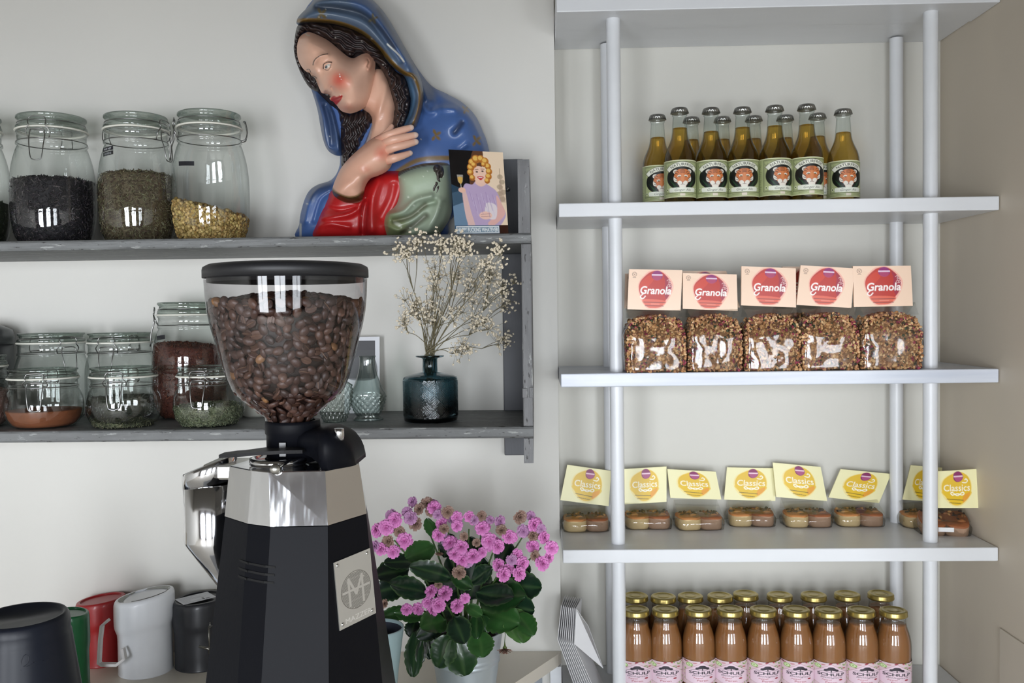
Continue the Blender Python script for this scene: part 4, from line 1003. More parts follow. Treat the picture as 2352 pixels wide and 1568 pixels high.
for sx in (-1, 1):
    for sy in (-.06, .06): MB().lathe([(0, 0), (.012, 0), (.012, .006), (0, .006)], (sx * .085 + cx, sy, 0), 20).build('foot', m_blkp, gr)
# vent slots across the front corner
def face_pt(px, py, a_, b_, c__):
    nn = (b_ - a_).cross(c__ - a_).normalized(); w0 = a_ + gr.location
    return onplane(px, py, w0, nn), nn
def slot(pxs, a_, b_, c__, mb):
    out = []
    nn = None
    for px, py in pxs:
        q, nn = face_pt(px, py, a_, b_, c__); out.append(q)
    if nn.y > 0: nn = -nn
    return out, nn
LV = Vector(gr.location)
for k in range(3):
    vm = MB()
    for (xa, ya, xb, yb, ia, ib) in ((551, 1284, 570, 1291, 0, 1), (568, 1290, 612, 1299, 1, 2), (610, 1298, 632, 1300, 2, 3)):
        dy = k * 18; dx = -k * 1.5
        pts4 = [(xa + dx, ya + dy), (xb + dx, yb + dy), (xb + dx, yb + dy + 5), (xa + dx, ya + dy + 5)]
        out, nn = slot(pts4, r_mid[ia], r_mid[ib], r_low[ia], vm)
        vm.add([(p_ + nn * .0006 - LV) for p_ in out] + [(p_ + nn * .0001 - LV) for p_ in out], [(0, 1, 2, 3), (0, 4, 5, 1), (2, 6, 7, 3)], 0, None, False)
    vm.build('vent_slot', mat('vent_black', (6, 6, 7), .8), gr)
# maker's plate on the right-hand face
pc = [(765, 1292), (848, 1258), (862, 1407), (779, 1448)]
out, nn = slot(pc, r_mid[3], r_mid[4], r_low[3], None)
c_ = Canvas(120, 190, (206, 204, 198))
for k in range(34):
    y = 48 + k * 3.1; hw = math.sqrt(max(0, 1 - ((y - 98) / 50) ** 2)) * 46
    if hw > 3: c_.line([(62 - hw, y), (62 + hw, y)], 1.3, (92, 90, 86))
t = np.linspace(0, 2 * PI, 50); c_.line([(62 + 48 * math.cos(a_), 98 + 52 * math.sin(a_)) for a_ in t], 1.6, (110, 106, 100))
c_.line([(40, 138), (40, 62), (62, 110), (84, 62), (84, 138)], 7, (214, 212, 206)).line([(36, 70), (44, 70)], 5, (214, 212, 206)).line([(80, 70), (90, 70)], 5, (214, 212, 206)).rect(18, 94, 108, 100, (214, 212, 206))
c_.text('MAZZER', 62, 173, 20, (250, 248, 244), wscale=1.12)
def fn(u, v, t=0.0): return (out[0] * (1 - u) + out[1] * u) * (1 - v) + (out[3] * (1 - u) + out[2] * u) * v + nn * (.0014 - t) - LV
pl = c_.sheet('maker_plate', mat('engraved_steel', (180, 178, 172), .25, .55, attr=True), fn, gr, (150, 148, 142), .0013)
for u, v in ((.09, .06), (.91, .06), (.91, .93), (.09, .93)):
    q = fn(u, v); s_ = MB().ell((0, 0, 0), (.0026, .0026, .0012), None, 14, 6)
    so = s_.build('screw', m_chrome, pl, q); so.rotation_euler = nn.to_track_quat('Z', 'Y').to_euler()
# chrome ring, lever and knob under the hopper
rx, ry_ = P(645, 1060, 1.185).x - gx, -.022
zt0 = gz(1042); rr = 66 * sc_
MB().lathe([(0, zt0 - .004), (rr * .8, zt0 - .004), (rr * .86, zt0), (rr, zt0 - .001), (rr, zt0 - .0085), (rr * .90, zt0 - .010), (rr * .90, zt0 - .016), (rr * 1.06, zt0 - .018), (rr * 1.08, zt0 - .026), (0, zt0 - .026)], (rx, ry_, 0), 64, mod=lambda a, z: 1).build('adjusting_ring', m_chrome, gr)
q = P(632, 1077, 1.118)
lm = MB(); q0 = P(668, 1056, 1.15)
lm.tube([Vector((q0.x - gx, q0.y - YG, q0.z - ZB)), Vector((q.x - gx, q.y - YG + .004, q.z - ZB))], .0022, 10).build('adjusting_lever', m_chrome, gr)
kb = MB().lathe([(0, -.005), (.0062, -.0045), (.0066, 0), (.0062, .0045), (0, .005)], (0, 0, 0), 22).build('lever_knob', mat('brushed_steel', (198, 196, 190), .3, 1.0, var=.04), gr, (q.x - gx, q.y - YG, q.z - ZB)); kb.rotation_euler = (PI / 2, 0, .2)
# flat black slide handle pointing left
sh = MB()
pl_ = [(502, 1042), (540, 1036), (600, 1030), (672, 1024), (712, 1030), (712, 1040), (660, 1046), (600, 1049), (565, 1054), (540, 1057), (510, 1057)]
tp = [(P(503, 1044, 1.17), .011), (P(530, 1041, 1.165), .015), (P(548, 1040, 1.16), .016), (P(600, 1034, 1.155), .021), (P(660, 1030, 1.15), .026), (P(700, 1030, 1.16), .022)]
v = []
for q, hw in tp:
    z = q.z - ZB
    for dy, dz in ((-hw, .0), (-hw, -.0045), (hw, -.0045), (hw, .0)): v.append((q.x - gx, q.y - YG + dy + .01, z + dz))
f = [(i * 4 + k, i * 4 + (k + 1) % 4, i * 4 + 4 + (k + 1) % 4, i * 4 + 4 + k) for i in range(len(tp) - 1) for k in range(4)] + [(0, 1, 2, 3), tuple(range(len(v) - 1, len(v) - 5, -1))]
sh.add(v, f, 0, None, False); sh.build('slide_handle', m_blkp, gr)
# dosing spout: polished cylinder with a slanted cap and a cone below
ds = P(484, 1150, 1.235); dx, dy = ds.x - gx, ds.y - YG; Rd_ = 61 / F_PX * 1.235
def dz_(py): return P(484, py, 1.235).z - ZB
z1, z2, z3 = dz_(1114), dz_(1243), dz_(1352)
v = []; f = []; seg = 48
dm = MB()
dm.lathe([(Rd_ * .96, z1 + .004), (Rd_, z1 + .003), (Rd_, z2 + .004), (Rd_ * .985, z2), (Rd_ * .30, z3), (0, z3)], (dx, dy, 0), 48)
# cone leans to the body
for i in range(len(dm.v)):
    x, y, z = dm.v[i]
    if z < z2: dm.v[i] = (x + (z2 - z) / (z2 - z3) * .022, y, z)
dm.build('dosing_spout', m_chrome, gr)
cp = MB()
cp.lathe([(Rd_ * .5, z1 + .0035), (Rd_ * 1.01, z1 + .0035), (Rd_ * 1.01, z1 + .028), (Rd_ * .97, z1 + .030), (0, z1 + .030)], (dx, dy, 0), 48)
for i in range(len(cp.v)):
    x, y, z = cp.v[i]; k = (x - dx) / Rd_
    cp.v[i] = (x, y, z + .006 * k + (.0075 * k if z > z1 + .02 else 0) + .0)
cp.build('spout_cap', m_chrome, gr)
cn = MB(); a_ = P(500, 1060, 1.235); b_ = P(600, 1050, 1.20)
cn.box((dx, dy - .03, z1 + .012), (dx + .09, dy + .03, z1 + .034), bev=.004).build('spout_neck', MATS['brushed_steel'], gr)
# ---------------------------------------------------------------- teal vase with baby's breath
def real_glass(name, col, rough=.01, ior=1.47):
    M = mat(name, col, rough, bump=.015, bscale=40)
    b = M.node_tree.nodes['Principled BSDF']; sset(b, Transmission_Weight=1.0, IOR=ior); return M
m_teal = real_glass('teal_glass', (122, 154, 164))
yv = 1.99; q = P(990, 977, yv); sv = yv / F_PX
vz = lambda py: P(990, py, yv).z - ZL
q = Vector((q.x, yv, ZL))
vs_ = thing('glass_vase', 'teal pressed-glass vase with diamond pattern and narrow neck', 'vase', q)
Rv = 63.5 * sv
hb_ = vz(866)
def dia(a, z):
    if not (.012 < z < hb_ - .006): return 1.0
    u = a * Rv / .0152; w = z / .0152 * 1.0
    best = 0
    fu = abs((u + w) % 2 - 1); fw_ = abs((u - w) % 2 - 1)
    g1 = abs((fu * 3) % 1 - .5) * 2; g2 = abs((fw_ * 3) % 1 - .5) * 2
    par = (math.floor((u + w) / 2) + math.floor((u - w) / 2)) % 2
    g = g1 if par == 0 else g2
    return 1.0 + .034 * (g - .5)
n_ = 90
prof = [(0, .001), (Rv * .9, .0), (Rv * .97, .003), (Rv * .985, .010)] + [(Rv * .985, .010 + (hb_ - .016) * k / n_) for k in range(1, n_ + 1)] + [(Rv * .99, hb_ - .003), (Rv * .96, hb_ + .001), (Rv * .8, hb_ + .005), (Rv * .5, hb_ + .0095), (17.5 * sv, hb_ + .0115), (17 * sv, vz(840)), (17 * sv, vz(824)), (21 * sv, vz(821)), (32 * sv, vz(819)), (33 * sv, vz(817.5)), (32 * sv, vz(816)), (15 * sv, vz(816.5)), (14.5 * sv, vz(840)), (14.5 * sv, hb_ + .009), (Rv * .5, hb_ + .0065), (Rv * .86, hb_ - .002), (Rv * .89, hb_ - .008), (Rv * .89, .012), (Rv * .84, .0075), (0, .007)]
MB().lathe(prof, seg=220, mod=dia).build('glass', m_teal, vs_)
MB().lathe([(0, .0078), (Rv * .83, .0082), (Rv * .882, .0125), (Rv * .882, vz(934)), (0, vz(934))], seg=48).build('water', glass('stale_water', (84, 112, 62), (60, 84, 46), .9, .05, power=2, f0=.03), vs_)
bun = thing('flower_bunch', "dried white baby's breath standing in the teal vase", 'flowers', (q.x, q.y, ZL + vz(818)))
stems = MB(); m_stem = mat('dry_stem', (112, 104, 78), .7, var=.15, vscale=30)
r = random.Random(12); tips = []
Bz = bun.location
clusters = [((960, 690), 55, 46, 60), ((1040, 660), 62, 45, 62), ((1010, 720), 80, 34, 60), ((940, 580), 36, 42, 42), ((1050, 575), 48, 34, 66), ((985, 640), 46, 40, 40), ((1128, 585), 30, 30, 34), ((1150, 650), 40, 34, 60), ((1170, 700), 24, 18, 18), ((1120, 740), 50, 22, 42), ((1148, 790), 26, 16, 22), ((1060, 810), 28, 22, 32), ((1085, 625), 40, 20, 22), ((930, 730), 22, 26, 20), ((1105, 690), 40, 26, 24), ((1000, 560), 60, 20, 22)]
def rel(p_): return Vector(p_) - Bz
for (cx_, cy_), rx_, ry_, n in clusters:
    dep = r.uniform(-.05, .03); jit = .03
    if cy_ < 596: dep = -.15; jit = .006
    base = Vector((r.uniform(-.008, .008), r.uniform(-.008, .008), -.055))
    mid = Vector((r.uniform(-.010, .010), r.uniform(-.008, .008), .004))
    hub = rel(P(cx_ * .72 + 990 * .28, cy_ * .62 + 818 * .38, yv + dep * .5)) + Vector((r.uniform(-.01, .01), 0, 0))
    stems.tube(smooth_closed([base, mid, mid * .4 + hub * .6 + Vector((0, 0, .01)), hub], 5, False), [.0010] * 10 + [.0008] * 6, 5)
    nsub = max(3, n // 7)
    for s_ in range(nsub):
        a = r.uniform(0, 2 * PI); k = math.sqrt(r.random()) * .8
        sp = rel(P(cx_ + rx_ * k * math.cos(a), cy_ + ry_ * k * math.sin(a), yv + dep + r.uniform(-jit, jit)))
        stems.tube(smooth_closed([hub, hub * .55 + sp * .45 + Vector((r.uniform(-.006, .006), 0, .004)), sp], 4, False), [.0006] * 9, 4)
        for j in range(max(7, int(n * 2.3) // nsub)):
            e = sp + Vector((r.gauss(0, .0105), r.gauss(0, .010 if jit > .01 else .003), r.gauss(.004, .0105)))
            if jit > .01: e.z = min(e.z, ZUb - .006 - Bz.z)
            else: e.y = min(e.y, YS - .007 - Bz.y)
            stems.tube([sp, (sp + e) / 2 + Vector((r.uniform(-.002, .002), 0, r.uniform(-.002, .002))), e], .00034, 3, cap=False)
            tips.append((e, r.uniform(.0026, .0044)))
for _ in range(16):
    a = rel(P(r.uniform(930, 1060), r.uniform(640, 740), yv + r.uniform(-.03, .03)))
    stems.tube(smooth_closed([Vector((r.uniform(-.008, .008), r.uniform(-.006, .006), -.05)), Vector((r.uniform(-.01, .01), r.uniform(-.006, .006), .002)), a * .5 + Vector((0, 0, .01)), a], 4, False), .0008, 4)
stems.build('stems', m_stem, bun)
m_blo = mat('dry_blossom', (226, 214, 192), .8, var=.08, vscale=60, sss=.0)
bms = []
for k in range(3):
    b_ = MB()
    for j in range(7):
        d = Vector((r.gauss(0, 1), r.gauss(0, 1), r.gauss(0, 1))).normalized()
        b_.ell(d * .48, (.55, .55, .5), None, 6, 4)
    bms.append(b_.mesh('blossom', m_blo))
tips.sort(key=lambda t: -t[1])
for k, (e, s_) in enumerate(tips[:100]):
    o = link('blossom', bms[k % 3], bun, e); o.scale = (s_,) * 3; o.rotation_euler = (r.random() * 6, r.random() * 6, 0)
bs = MB()
for e, s_ in tips[100:]:
    for j in range(3):
        d = Vector((r.gauss(0, 1), r.gauss(0, 1), r.gauss(0, 1))).normalized()
        bs.ell(e + d * s_ * .45, (s_ * .62, s_ * .6, s_ * .55), None, 6, 4)
bo = bs.build('blossoms', m_blo, bun); bo['kind'] = 'stuff'
# ---------------------------------------------------------------- cut-glass carafe and bowl, small framed photo
m_cut = glass('cut_crystal', (240, 246, 243), (104, 122, 116), .97, .015, power=1.3, f0=.09)
yc = 2.02; sc2 = yc / F_PX; q = Vector((P(846, 975, yc).x, yc, ZL)); cz = lambda py: P(846, py, yc).z - ZL
def cut(a, z):
    if z < .010 or z > cz(906): return 1 + .018 * math.cos(a * 10)
    u = a * 5.5; w = z / .0075
    return 1.0 + .10 * (abs(((u + w) % 2) - 1) * abs(((u - w) % 2) - 1)) - .01
n_ = 60; z0, z1 = .012, cz(903)
bodyp = [(0, .001), (34 * sc2, 0), (35 * sc2, .003), (26 * sc2, .010)]
for k in range(n_ + 1):
    t = k / n_; bodyp.append(((27 + 13.5 * math.sin(t * PI / 2) ** .8) * sc2, z0 + (z1 - z0) * t))
bodyp += [(37 * sc2, cz(897)), (30 * sc2, cz(882)), (23 * sc2, cz(862)), (19 * sc2, cz(845)), (17.5 * sc2, cz(832)), (17.5 * sc2, cz(822)), (20 * sc2, cz(817))]
cf = thing('carafe', 'small cut-glass carafe with flared neck between hopper and teal vase', 'carafe', q)
MB().lathe(bodyp, seg=264, mod=cut).build('glass', m_cut, cf)
q = Vector((P(768, 977, 1.985).x, 1.99, ZL)); bz = lambda py: P(768, py, 1.99).z - ZL
def cut2(a, z):
    u = a * 6; w = z / .009
    return 1.0 + .12 * (abs(((u + w) % 2) - 1) * abs(((u - w) % 2) - 1))
tt = 1.99 / F_PX
bowlp = [(0, .001), (24 * tt, 0), (26 * tt, .004)] + [((26 + 14 * math.sin(k / 60 * PI * .62)) * tt, .004 + (bz(885) - .004) * k / 60) for k in range(1, 61)] + [(24 * tt, bz(872)), (16 * tt, bz(862)), (14 * tt, bz(846)), (18 * tt, bz(842))]
b_ = tag(MB().lathe(bowlp, seg=264, mod=cut2).build('cut_glass_decanter', m_cut, None, q), 'round cut-glass decanter half hidden behind the hopper', 'decanter')
ph = thing('photo_frame', 'small white-bordered dark photo standing against the wall', 'picture', (P(832, 950, 2.16).x, 2.165, ZL))
w_ = 41 / F_PX * 2.165; h_ = P(873, 773, 2.165).z - ZL
def fnp(u, v, t=0.0): return (-w_ + 2 * w_ * u, -.004 + t + (.03 * (1 - v) - .004) * .5, h_ * (1 - v))
c_ = Canvas(76, 168, (226, 227, 232)); c_.rect(7, 9, 66, 92, (52, 52, 56)).rect(7, 9, 66, 30, (40, 40, 46), alpha=.8)
c_.poly([(7, 60), (30, 44), (48, 58), (66, 50), (66, 92), (7, 92)], (70, 70, 74), True, .8)
c_.sheet('photo_print', MATS['print'], fnp, ph, thick=.003)
# ---------------------------------------------------------------- canisters standing on the worktop
def canister(name, label, px, pyb, Yc, R_px, ptop, colr, rough, tilt=(0, 0), waist=.93, sx=1.12, bead=.0, topd=.004, rz=0, coat=.2):
    s_ = Yc / F_PX; R_ = R_px * s_; b = foot(px, pyb, ZK + .0008); hh = P(px, ptop, Yc - .02).z - ZK
    t = thing(name, label, 'canister', (P(px, pyb, Yc).x, Yc, ZK + .0004), rz)
    m_ = mat(name + '_' + '%d%d%d' % colr + '_paint', colr, rough, var=.04, vscale=10, coat=coat, bump=.02, bscale=30)
    prof = [(0, .0), (R_ * waist * .97, 0), (R_ * waist, .003), (R_ * waist, hh * .50), (R_ * (waist * .5 + .5), hh * .60), (R_, hh * .68), (R_, hh - .016), (R_ * .985, hh - .007), (R_ * .94, hh - .001), (R_ * .86, hh), (R_ * .80, hh - .001), (R_ * .77, hh - topd), (0, hh - topd)]
    prof = smooth_closed(prof, 3, False).tolist(); prof = [(max(0, a), b_) for a, b_ in prof]
    mb = MB().lathe(prof, seg=56)
    mb.v = [(x * sx + tilt[0] * z, y + tilt[1] * z, z + (bead * x if z > hh * .4 else 0)) for x, y, z in mb.v]
    mb.build('body', m_, t)
    return t, hh, R_
cg, hh, R_ = canister('canister', 'green canister between the dark tub and the red canister', 168, 1590, 1.93, 40, 1412, (10, 84, 44), .30, sx=1.0, bead=-.1)
cr, hh, R_ = canister('canister', 'red canister with a white wire-like bracket, against the wall', 236, 1530, 2.145, 52, 1380, (160, 22, 26), .42, sx=1.08, bead=.12)
cw, hh, R_ = canister('canister', 'white upturned canister with a worn grey ring on top', 336, 1545, 2.09, 67, 1370, (226, 228, 232), .34, sx=1.0, bead=.16, waist=.90)
# worn grey ring where the paint has gone
mb = MB(); rr_ = random.Random(4); v = []; f = []
hw = hh
for k in range(49):
    a = 2 * PI * k / 48; i_ = .70 + .05 * math.sin(3 * a + 1) + .02 * rr_.random(); o_ = .80 + .045 * math.sin(2 * a + .5) + .02 * rr_.random()
    for q_ in (i_, o_): x = R_ * q_ * math.cos(a); v.append((x, R_ * q_ * math.sin(a), hw + .0006 + .16 * x - (.0035 if q_ < .76 else .0)))
for k in range(48):
    if k in (31, 32, 33, 34, 20): continue
    f.append((2 * k, 2 * k + 1, 2 * k + 3, 2 * k + 2))
mb.add(v, f).build('worn_ring', mat('worn_metal', (150, 150, 144), .6, var=.12, vscale=50), cw)
cb_, hb2, Rb_ = canister('canister', 'black canister with a paper sticker on top, behind the grinder', 462, 1536, 2.125, 61, 1378, (34, 35, 40), .42, sx=1.0, bead=.05, waist=.94)
c_ = Canvas(70, 60, (206, 207, 212)); rr_ = random.Random(2)
for k in range(9): c_.rect(5, 6 + k * 5.6, 18 + rr_.random() * 46, 8 + k * 5.6, (140, 142, 150), alpha=.8)
c_.rect(44, 8, 48, 22, (60, 60, 66)).rect(50, 8, 58, 12, (80, 80, 88))
def fns(u, v, t=0.0):
    x = (u - .5) * Rb_ * 1.25; y = (v - .5) * Rb_ * 1.0; a = .7
    X = x * math.cos(a) - y * math.sin(a) - .006; Y = x * math.sin(a) + y * math.cos(a) - .008
    return (X, Y, hb2 + .0012 + .05 * X)
c_.sheet('paper_sticker', MATS['print'], fns, cb_)
wm = MB(); L0 = Vector(cb_.location)
fp = [P(480, 1438, 1.985), P(496, 1436, 1.975), P(496, 1502, 1.975), P(480, 1500, 1.985)]
wm.tube([p_ - L0 for p_ in fp + [fp[0]]], .0018, 6).tube([P(458, 1484, 1.985) - L0, P(482, 1490, 1.975) - L0], .0032, 8).tube([P(482, 1430, 2.02) - L0, P(482, 1440, 1.985) - L0], .002, 6)
wm.build('metal_clip', mat('dull_steel', (120, 118, 112), .35, 1.0, var=.05), cb_)
# white bracket in front of the red canister
Lr = Vector(cr.location); bk = [(247, 1425, 2.03), (232, 1438, 2.02), (228, 1470, 2.015), (225, 1524, 2.0), (232, 1528, 1.998), (266, 1528, 1.998), (284, 1514, 2.0), (280, 1490, 2.01)]
wb = MB(); v = []
pw = [P(*b_) - Lr for b_ in bk]
for i, p_ in enumerate(pw):
    a = pw[max(0, i - 1)]; b = pw[min(len(pw) - 1, i + 1)]; d = (b - a); d.y = 0; d.normalize(); nn = Vector((-d.z, 0, d.x)) * .0032
    v += [p_ + nn, p_ - nn, p_ - nn + Vector((0, .012, 0)), p_ + nn + Vector((0, .012, 0))]
f = [(i * 4 + k, i * 4 + (k + 1) % 4, i * 4 + 4 + (k + 1) % 4, i * 4 + 4 + k) for i in range(len(pw) - 1) for k in range(4)] + [(0, 1, 2, 3), (len(v) - 1, len(v) - 2, len(v) - 3, len(v) - 4)]
wb.add(v, f, 0, None, False).build('bracket_handle', mat('white_bracket', (226, 222, 220), .35, var=.02), cr)
# large dark tub close to the camera at the lower left
tY = 1.52; s_ = tY / F_PX; ctr = P(55, 1600, tY); zt_ = P(40, 1412, tY).z
tb = thing('bar_tub', 'large dark blue-black upturned tub at the lower left corner', 'tub', (ctr.x, tY, ZK + .0005))
hT = zt_ - ZK
mT = mat('dark_tub_paint', (26, 29, 38), .36, spec=.25, var=.06, vscale=8, coat=.0, bump=.03, bscale=25)
def Rt(z): return (100 + (hT - z) * F_PX / tY * .13) * s_
pr_ = [(0, 0), (Rt(0), 0), (Rt(0) + .002, .004)] + [(Rt(hT * k / 8), hT * k / 8) for k in range(1, 8)] + [(Rt(hT - .036), hT - .036), (Rt(hT) * 1.035, hT - .030), (Rt(hT) * 1.045, hT - .020), (Rt(hT) * 1.02, hT - .006), (Rt(hT) * .96, hT), (Rt(hT) * .90, hT - .001), (Rt(hT) * .86, hT - .006), (0, hT - .007)]
MB().lathe(pr_, seg=80).build('body', mT, tb)
# raised script on its front, nearly the colour of the tub
c0 = []
import itertools
em = MB()
for st in ([(48, 1540), (50, 1515), (58, 1503), (66, 1508), (63, 1524), (54, 1530), (66, 1528), (78, 1520)], [(80, 1518), (90, 1524), (100, 1516), (106, 1522), (112, 1512)]):
    pts_s = []
    for px, py in smooth_closed(st, 4, False):
        d0 = P(px, py, 1.0) - Vector((0, 0, ZC)); best = None
        for k in range(400):
            Yq = tY - .20 + k * .0006; w0 = P(px, py, Yq); lz = w0.z - ZK
            if math.hypot(w0.x - ctr.x, w0.y - tY) <= Rt(lz): best = w0; break
        if best: pts_s.append(best - Vector(tb.location))
    if len(pts_s) > 2: em.tube(pts_s, .0007, 5)
em.build('raised_script', mT, tb)
# ---------------------------------------------------------------- white rack: ginger ale, granola, pastries, juice
GB = 'ginger ale bottles on the rack shelf'
m_bgl = glass('bottle_glass', (244, 248, 246), (150, 160, 152), .97, .012, power=3.5, f0=.06)
m_ale = glass('ginger_ale', (240, 216, 150), (166, 126, 58), .9, .05, power=2.2, f0=.03)
m_cap = mat('crown_cap', (150, 150, 146), .30, .9, var=.10, vscale=90)
sA = 2.075 / F_PX; RA = 35.5 * sA
zA = lambda py: P(1706, py, 2.075).z - ZS[1]
hA = zA(249)
bp = [(0, 0), (RA * .93, 0), (RA, .003), (RA, zA(372)), (RA * .975, zA(362)), (RA * .89, zA(350)), (RA * .76, zA(339)), (RA * .63, zA(328)), (RA * .54, zA(317)), (RA * .49, zA(303)), (RA * .455, zA(286)), (RA * .42, zA(269)), (RA * .47, zA(267)), (RA * .47, zA(263)), (RA * .42, zA(261))]
bp_s = bp[:3] + smooth_closed(bp[3:12], 3, False).tolist() + bp[12:]
me_g = MB().lathe(bp_s, seg=40).mesh('bottle_glass', m_bgl)
def liq(zf):
    return [(0, .002)] + [(max(.002, r_ - .0013), z) for r_, z in bp_s[1:] if z < zf] + [(RA * .45, zf), (0, zf)]
me_l = MB().lathe(liq(zA(296)), seg=36).mesh('ginger_ale', m_ale)
me_l2 = MB().lathe(liq(zA(304)), seg=36).mesh('ginger_ale', m_ale)
cm = MB(); z = zA(262)
cm.lathe([(0, hA), (RA * .36, hA), (RA * .46, hA - .0012), (RA * .50, hA - .003), (RA * .56, z), (RA * .50, z), (0, z + .0005)], seg=84, mod=lambda a, z_: 1 + (.05 * math.cos(a * 21) if z_ < hA - .0035 else 0))
me_c = cm.mesh('crown_cap', m_cap)
# label: wraps the front two thirds
cv = Canvas(190, 118, (168, 176, 128))
cv.rect(0, 0, 190, 2.2, (226, 224, 190)).rect(0, 115.5, 190, 118, (214, 214, 176))
for k in range(17): cv.rect(8, 14 + k * 5.2, 26 + (k * 7 % 9), 15.6 + k * 5.2, (112, 120, 84)); cv.rect(166, 14 + k * 5.2, 182, 15.4 + k * 5.2, (120, 128, 92))
cv.rect(158, 82, 172, 96, (74, 140, 70)); cv.rect(160, 84, 170, 88, (150, 190, 130))
cx0 = 95
for w_, c2 in ((1.5, (40, 48, 30)),): cv.line([(42, 6), (148, 6), (148, 104), (42, 104), (42, 6)], w_, c2).line([(45, 9), (145, 9), (145, 101), (45, 101), (45, 9)], .8, c2)
for x in (50, 140): cv.line([(x - 5, 16), (x, 24), (x + 5, 14)], 1, (60, 70, 44)); cv.ell(x, 92, 4.5, 4.5, (214, 220, 180)).ell(x, 92, 2.5, 2.5, (60, 70, 44))
cv.ell(cx0, 55, 47, 39, (22, 24, 20)).ell(cx0, 55, 45.5, 37.5, (16, 20, 16))
for sx in (-1, 1):
    for k in range(5):
        a = .35 + k * .22; cv.poly([(cx0 + sx * 14, 86), (cx0 + sx * (40 - k * 4), 66 + k * 4 - 8), (cx0 + sx * (18 + k), 90)], (38, 78, 44) if k % 2 else (24, 56, 34))
t = np.linspace(-.82, .82, 20)
top_ = [(cx0 + 68 * math.sin(a), 74 - 68 * math.cos(a)) for a in t]; bot_ = [(cx0 + 52 * math.sin(a), 74 - 52 * math.cos(a)) for a in t[::-1]]
cv.poly(top_ + bot_, (34, 36, 26)); t2 = t * .975
cv.poly([(cx0 + 66.8 * math.sin(a), 74 - 66.8 * math.cos(a)) for a in t2] + [(cx0 + 53.2 * math.sin(a), 74 - 53.2 * math.cos(a)) for a in t2[::-1]], (228, 228, 212))
cv.text('NATURFRISK', cx0, 14, 12.5, (32, 34, 28), arc=60, bold=.012, wscale=.98)
# tiger head
OR, ORd, WH, BKc = (196, 112, 62), (150, 74, 44), (226, 220, 208), (44, 28, 22)
for sx in (-1, 1):
    cv.ell(cx0 + sx * 19, 37, 7, 6.5, WH).ell(cx0 + sx * 19, 38, 4, 4, (150, 130, 120))
cv.poly([(cx0 - 20, 40), (cx0 - 12, 31), (cx0, 29), (cx0 + 12, 31), (cx0 + 20, 40), (cx0 + 24, 54), (cx0 + 21, 66), (cx0 + 12, 76), (cx0 + 8, 86), (cx0, 88), (cx0 - 8, 86), (cx0 - 12, 76), (cx0 - 21, 66), (cx0 - 24, 54)], OR, True)
for sx in (-1, 1):
    cv.poly([(cx0 + sx * 23, 52), (cx0 + sx * 18, 60), (cx0 + sx * 14, 68), (cx0 + sx * 22, 68), (cx0 + sx * 25, 60)], WH, True)
    cv.poly([(cx0 + sx * 2, 70), (cx0 + sx * 8, 66), (cx0 + sx * 14, 70), (cx0 + sx * 12, 78), (cx0 + sx * 6, 80), (cx0 + sx * 1, 78)], WH, True)
    cv.ell(cx0 + sx * 9.5, 51, 5, 3.2, WH, 1, sx * .3).ell(cx0 + sx * 9, 52.5, 3, 2.2, (60, 44, 30)).ell(cx0 + sx * 8.6, 52, .9, .9, (236, 220, 150))
    for y0, x1, y1 in ((38, 17, 34), (43, 20, 42), (58, 23, 54), (64, 22, 62)): cv.line([(cx0 + sx * (x1 - 7), y0 + 2), (cx0 + sx * x1, y1)], 1.6, BKc)
cv.poly([(cx0 - 9, 80), (cx0, 78), (cx0 + 9, 80), (cx0 + 7, 88), (cx0, 91), (cx0 - 7, 88)], WH, True)
for y in (32, 36, 40): cv.line([(cx0 - 6, y + 1), (cx0, y - 1), (cx0 + 6, y + 1)], 1.4, BKc)
cv.poly([(cx0 - 4, 66), (cx0 + 4, 66), (cx0, 71)], (190, 110, 100)).line([(cx0, 71), (cx0, 76)], 1, BKc).line([(cx0 - 5, 78), (cx0, 76), (cx0 + 5, 78)], 1.1, BKc).poly([(cx0 - 3, 46), (cx0 + 3, 46), (cx0 + 4, 66), (cx0 - 4, 66)], (206, 128, 76), True)
cv.poly([(57, 91), (64, 87), (126, 87), (133, 91), (133, 97), (126, 101), (64, 101), (57, 97)], (224, 226, 212), True).text('Ginger Ale', cx0, 94, 10.5, (50, 52, 40), shear=.3)
cv.rect(88, 105, 102, 113, (216, 206, 188)).rect(60, 108, 82, 109.5, (120, 124, 92)).rect(108, 108, 130, 109.5, (120, 124, 92))
zl0, zl1 = zA(441 + 6), zA(366) ; zl0 = .012
zl1 = zA(371) - .002
def fl(u, v, t_=0.0):
    a = -PI / 2 + (u - .5) * 4.3; rr_ = RA + .0005 - t_; return (rr_ * math.cos(a), rr_ * math.sin(a), zl1 + (zl0 - zl1) * v)
m_lab = mat('paper_label', (255, 255, 255), .38, attr=True)
lab0 = cv.sheet('paper_label', m_lab, fl); me_lab = lab0.data; bpy.data.objects.remove(lab0)
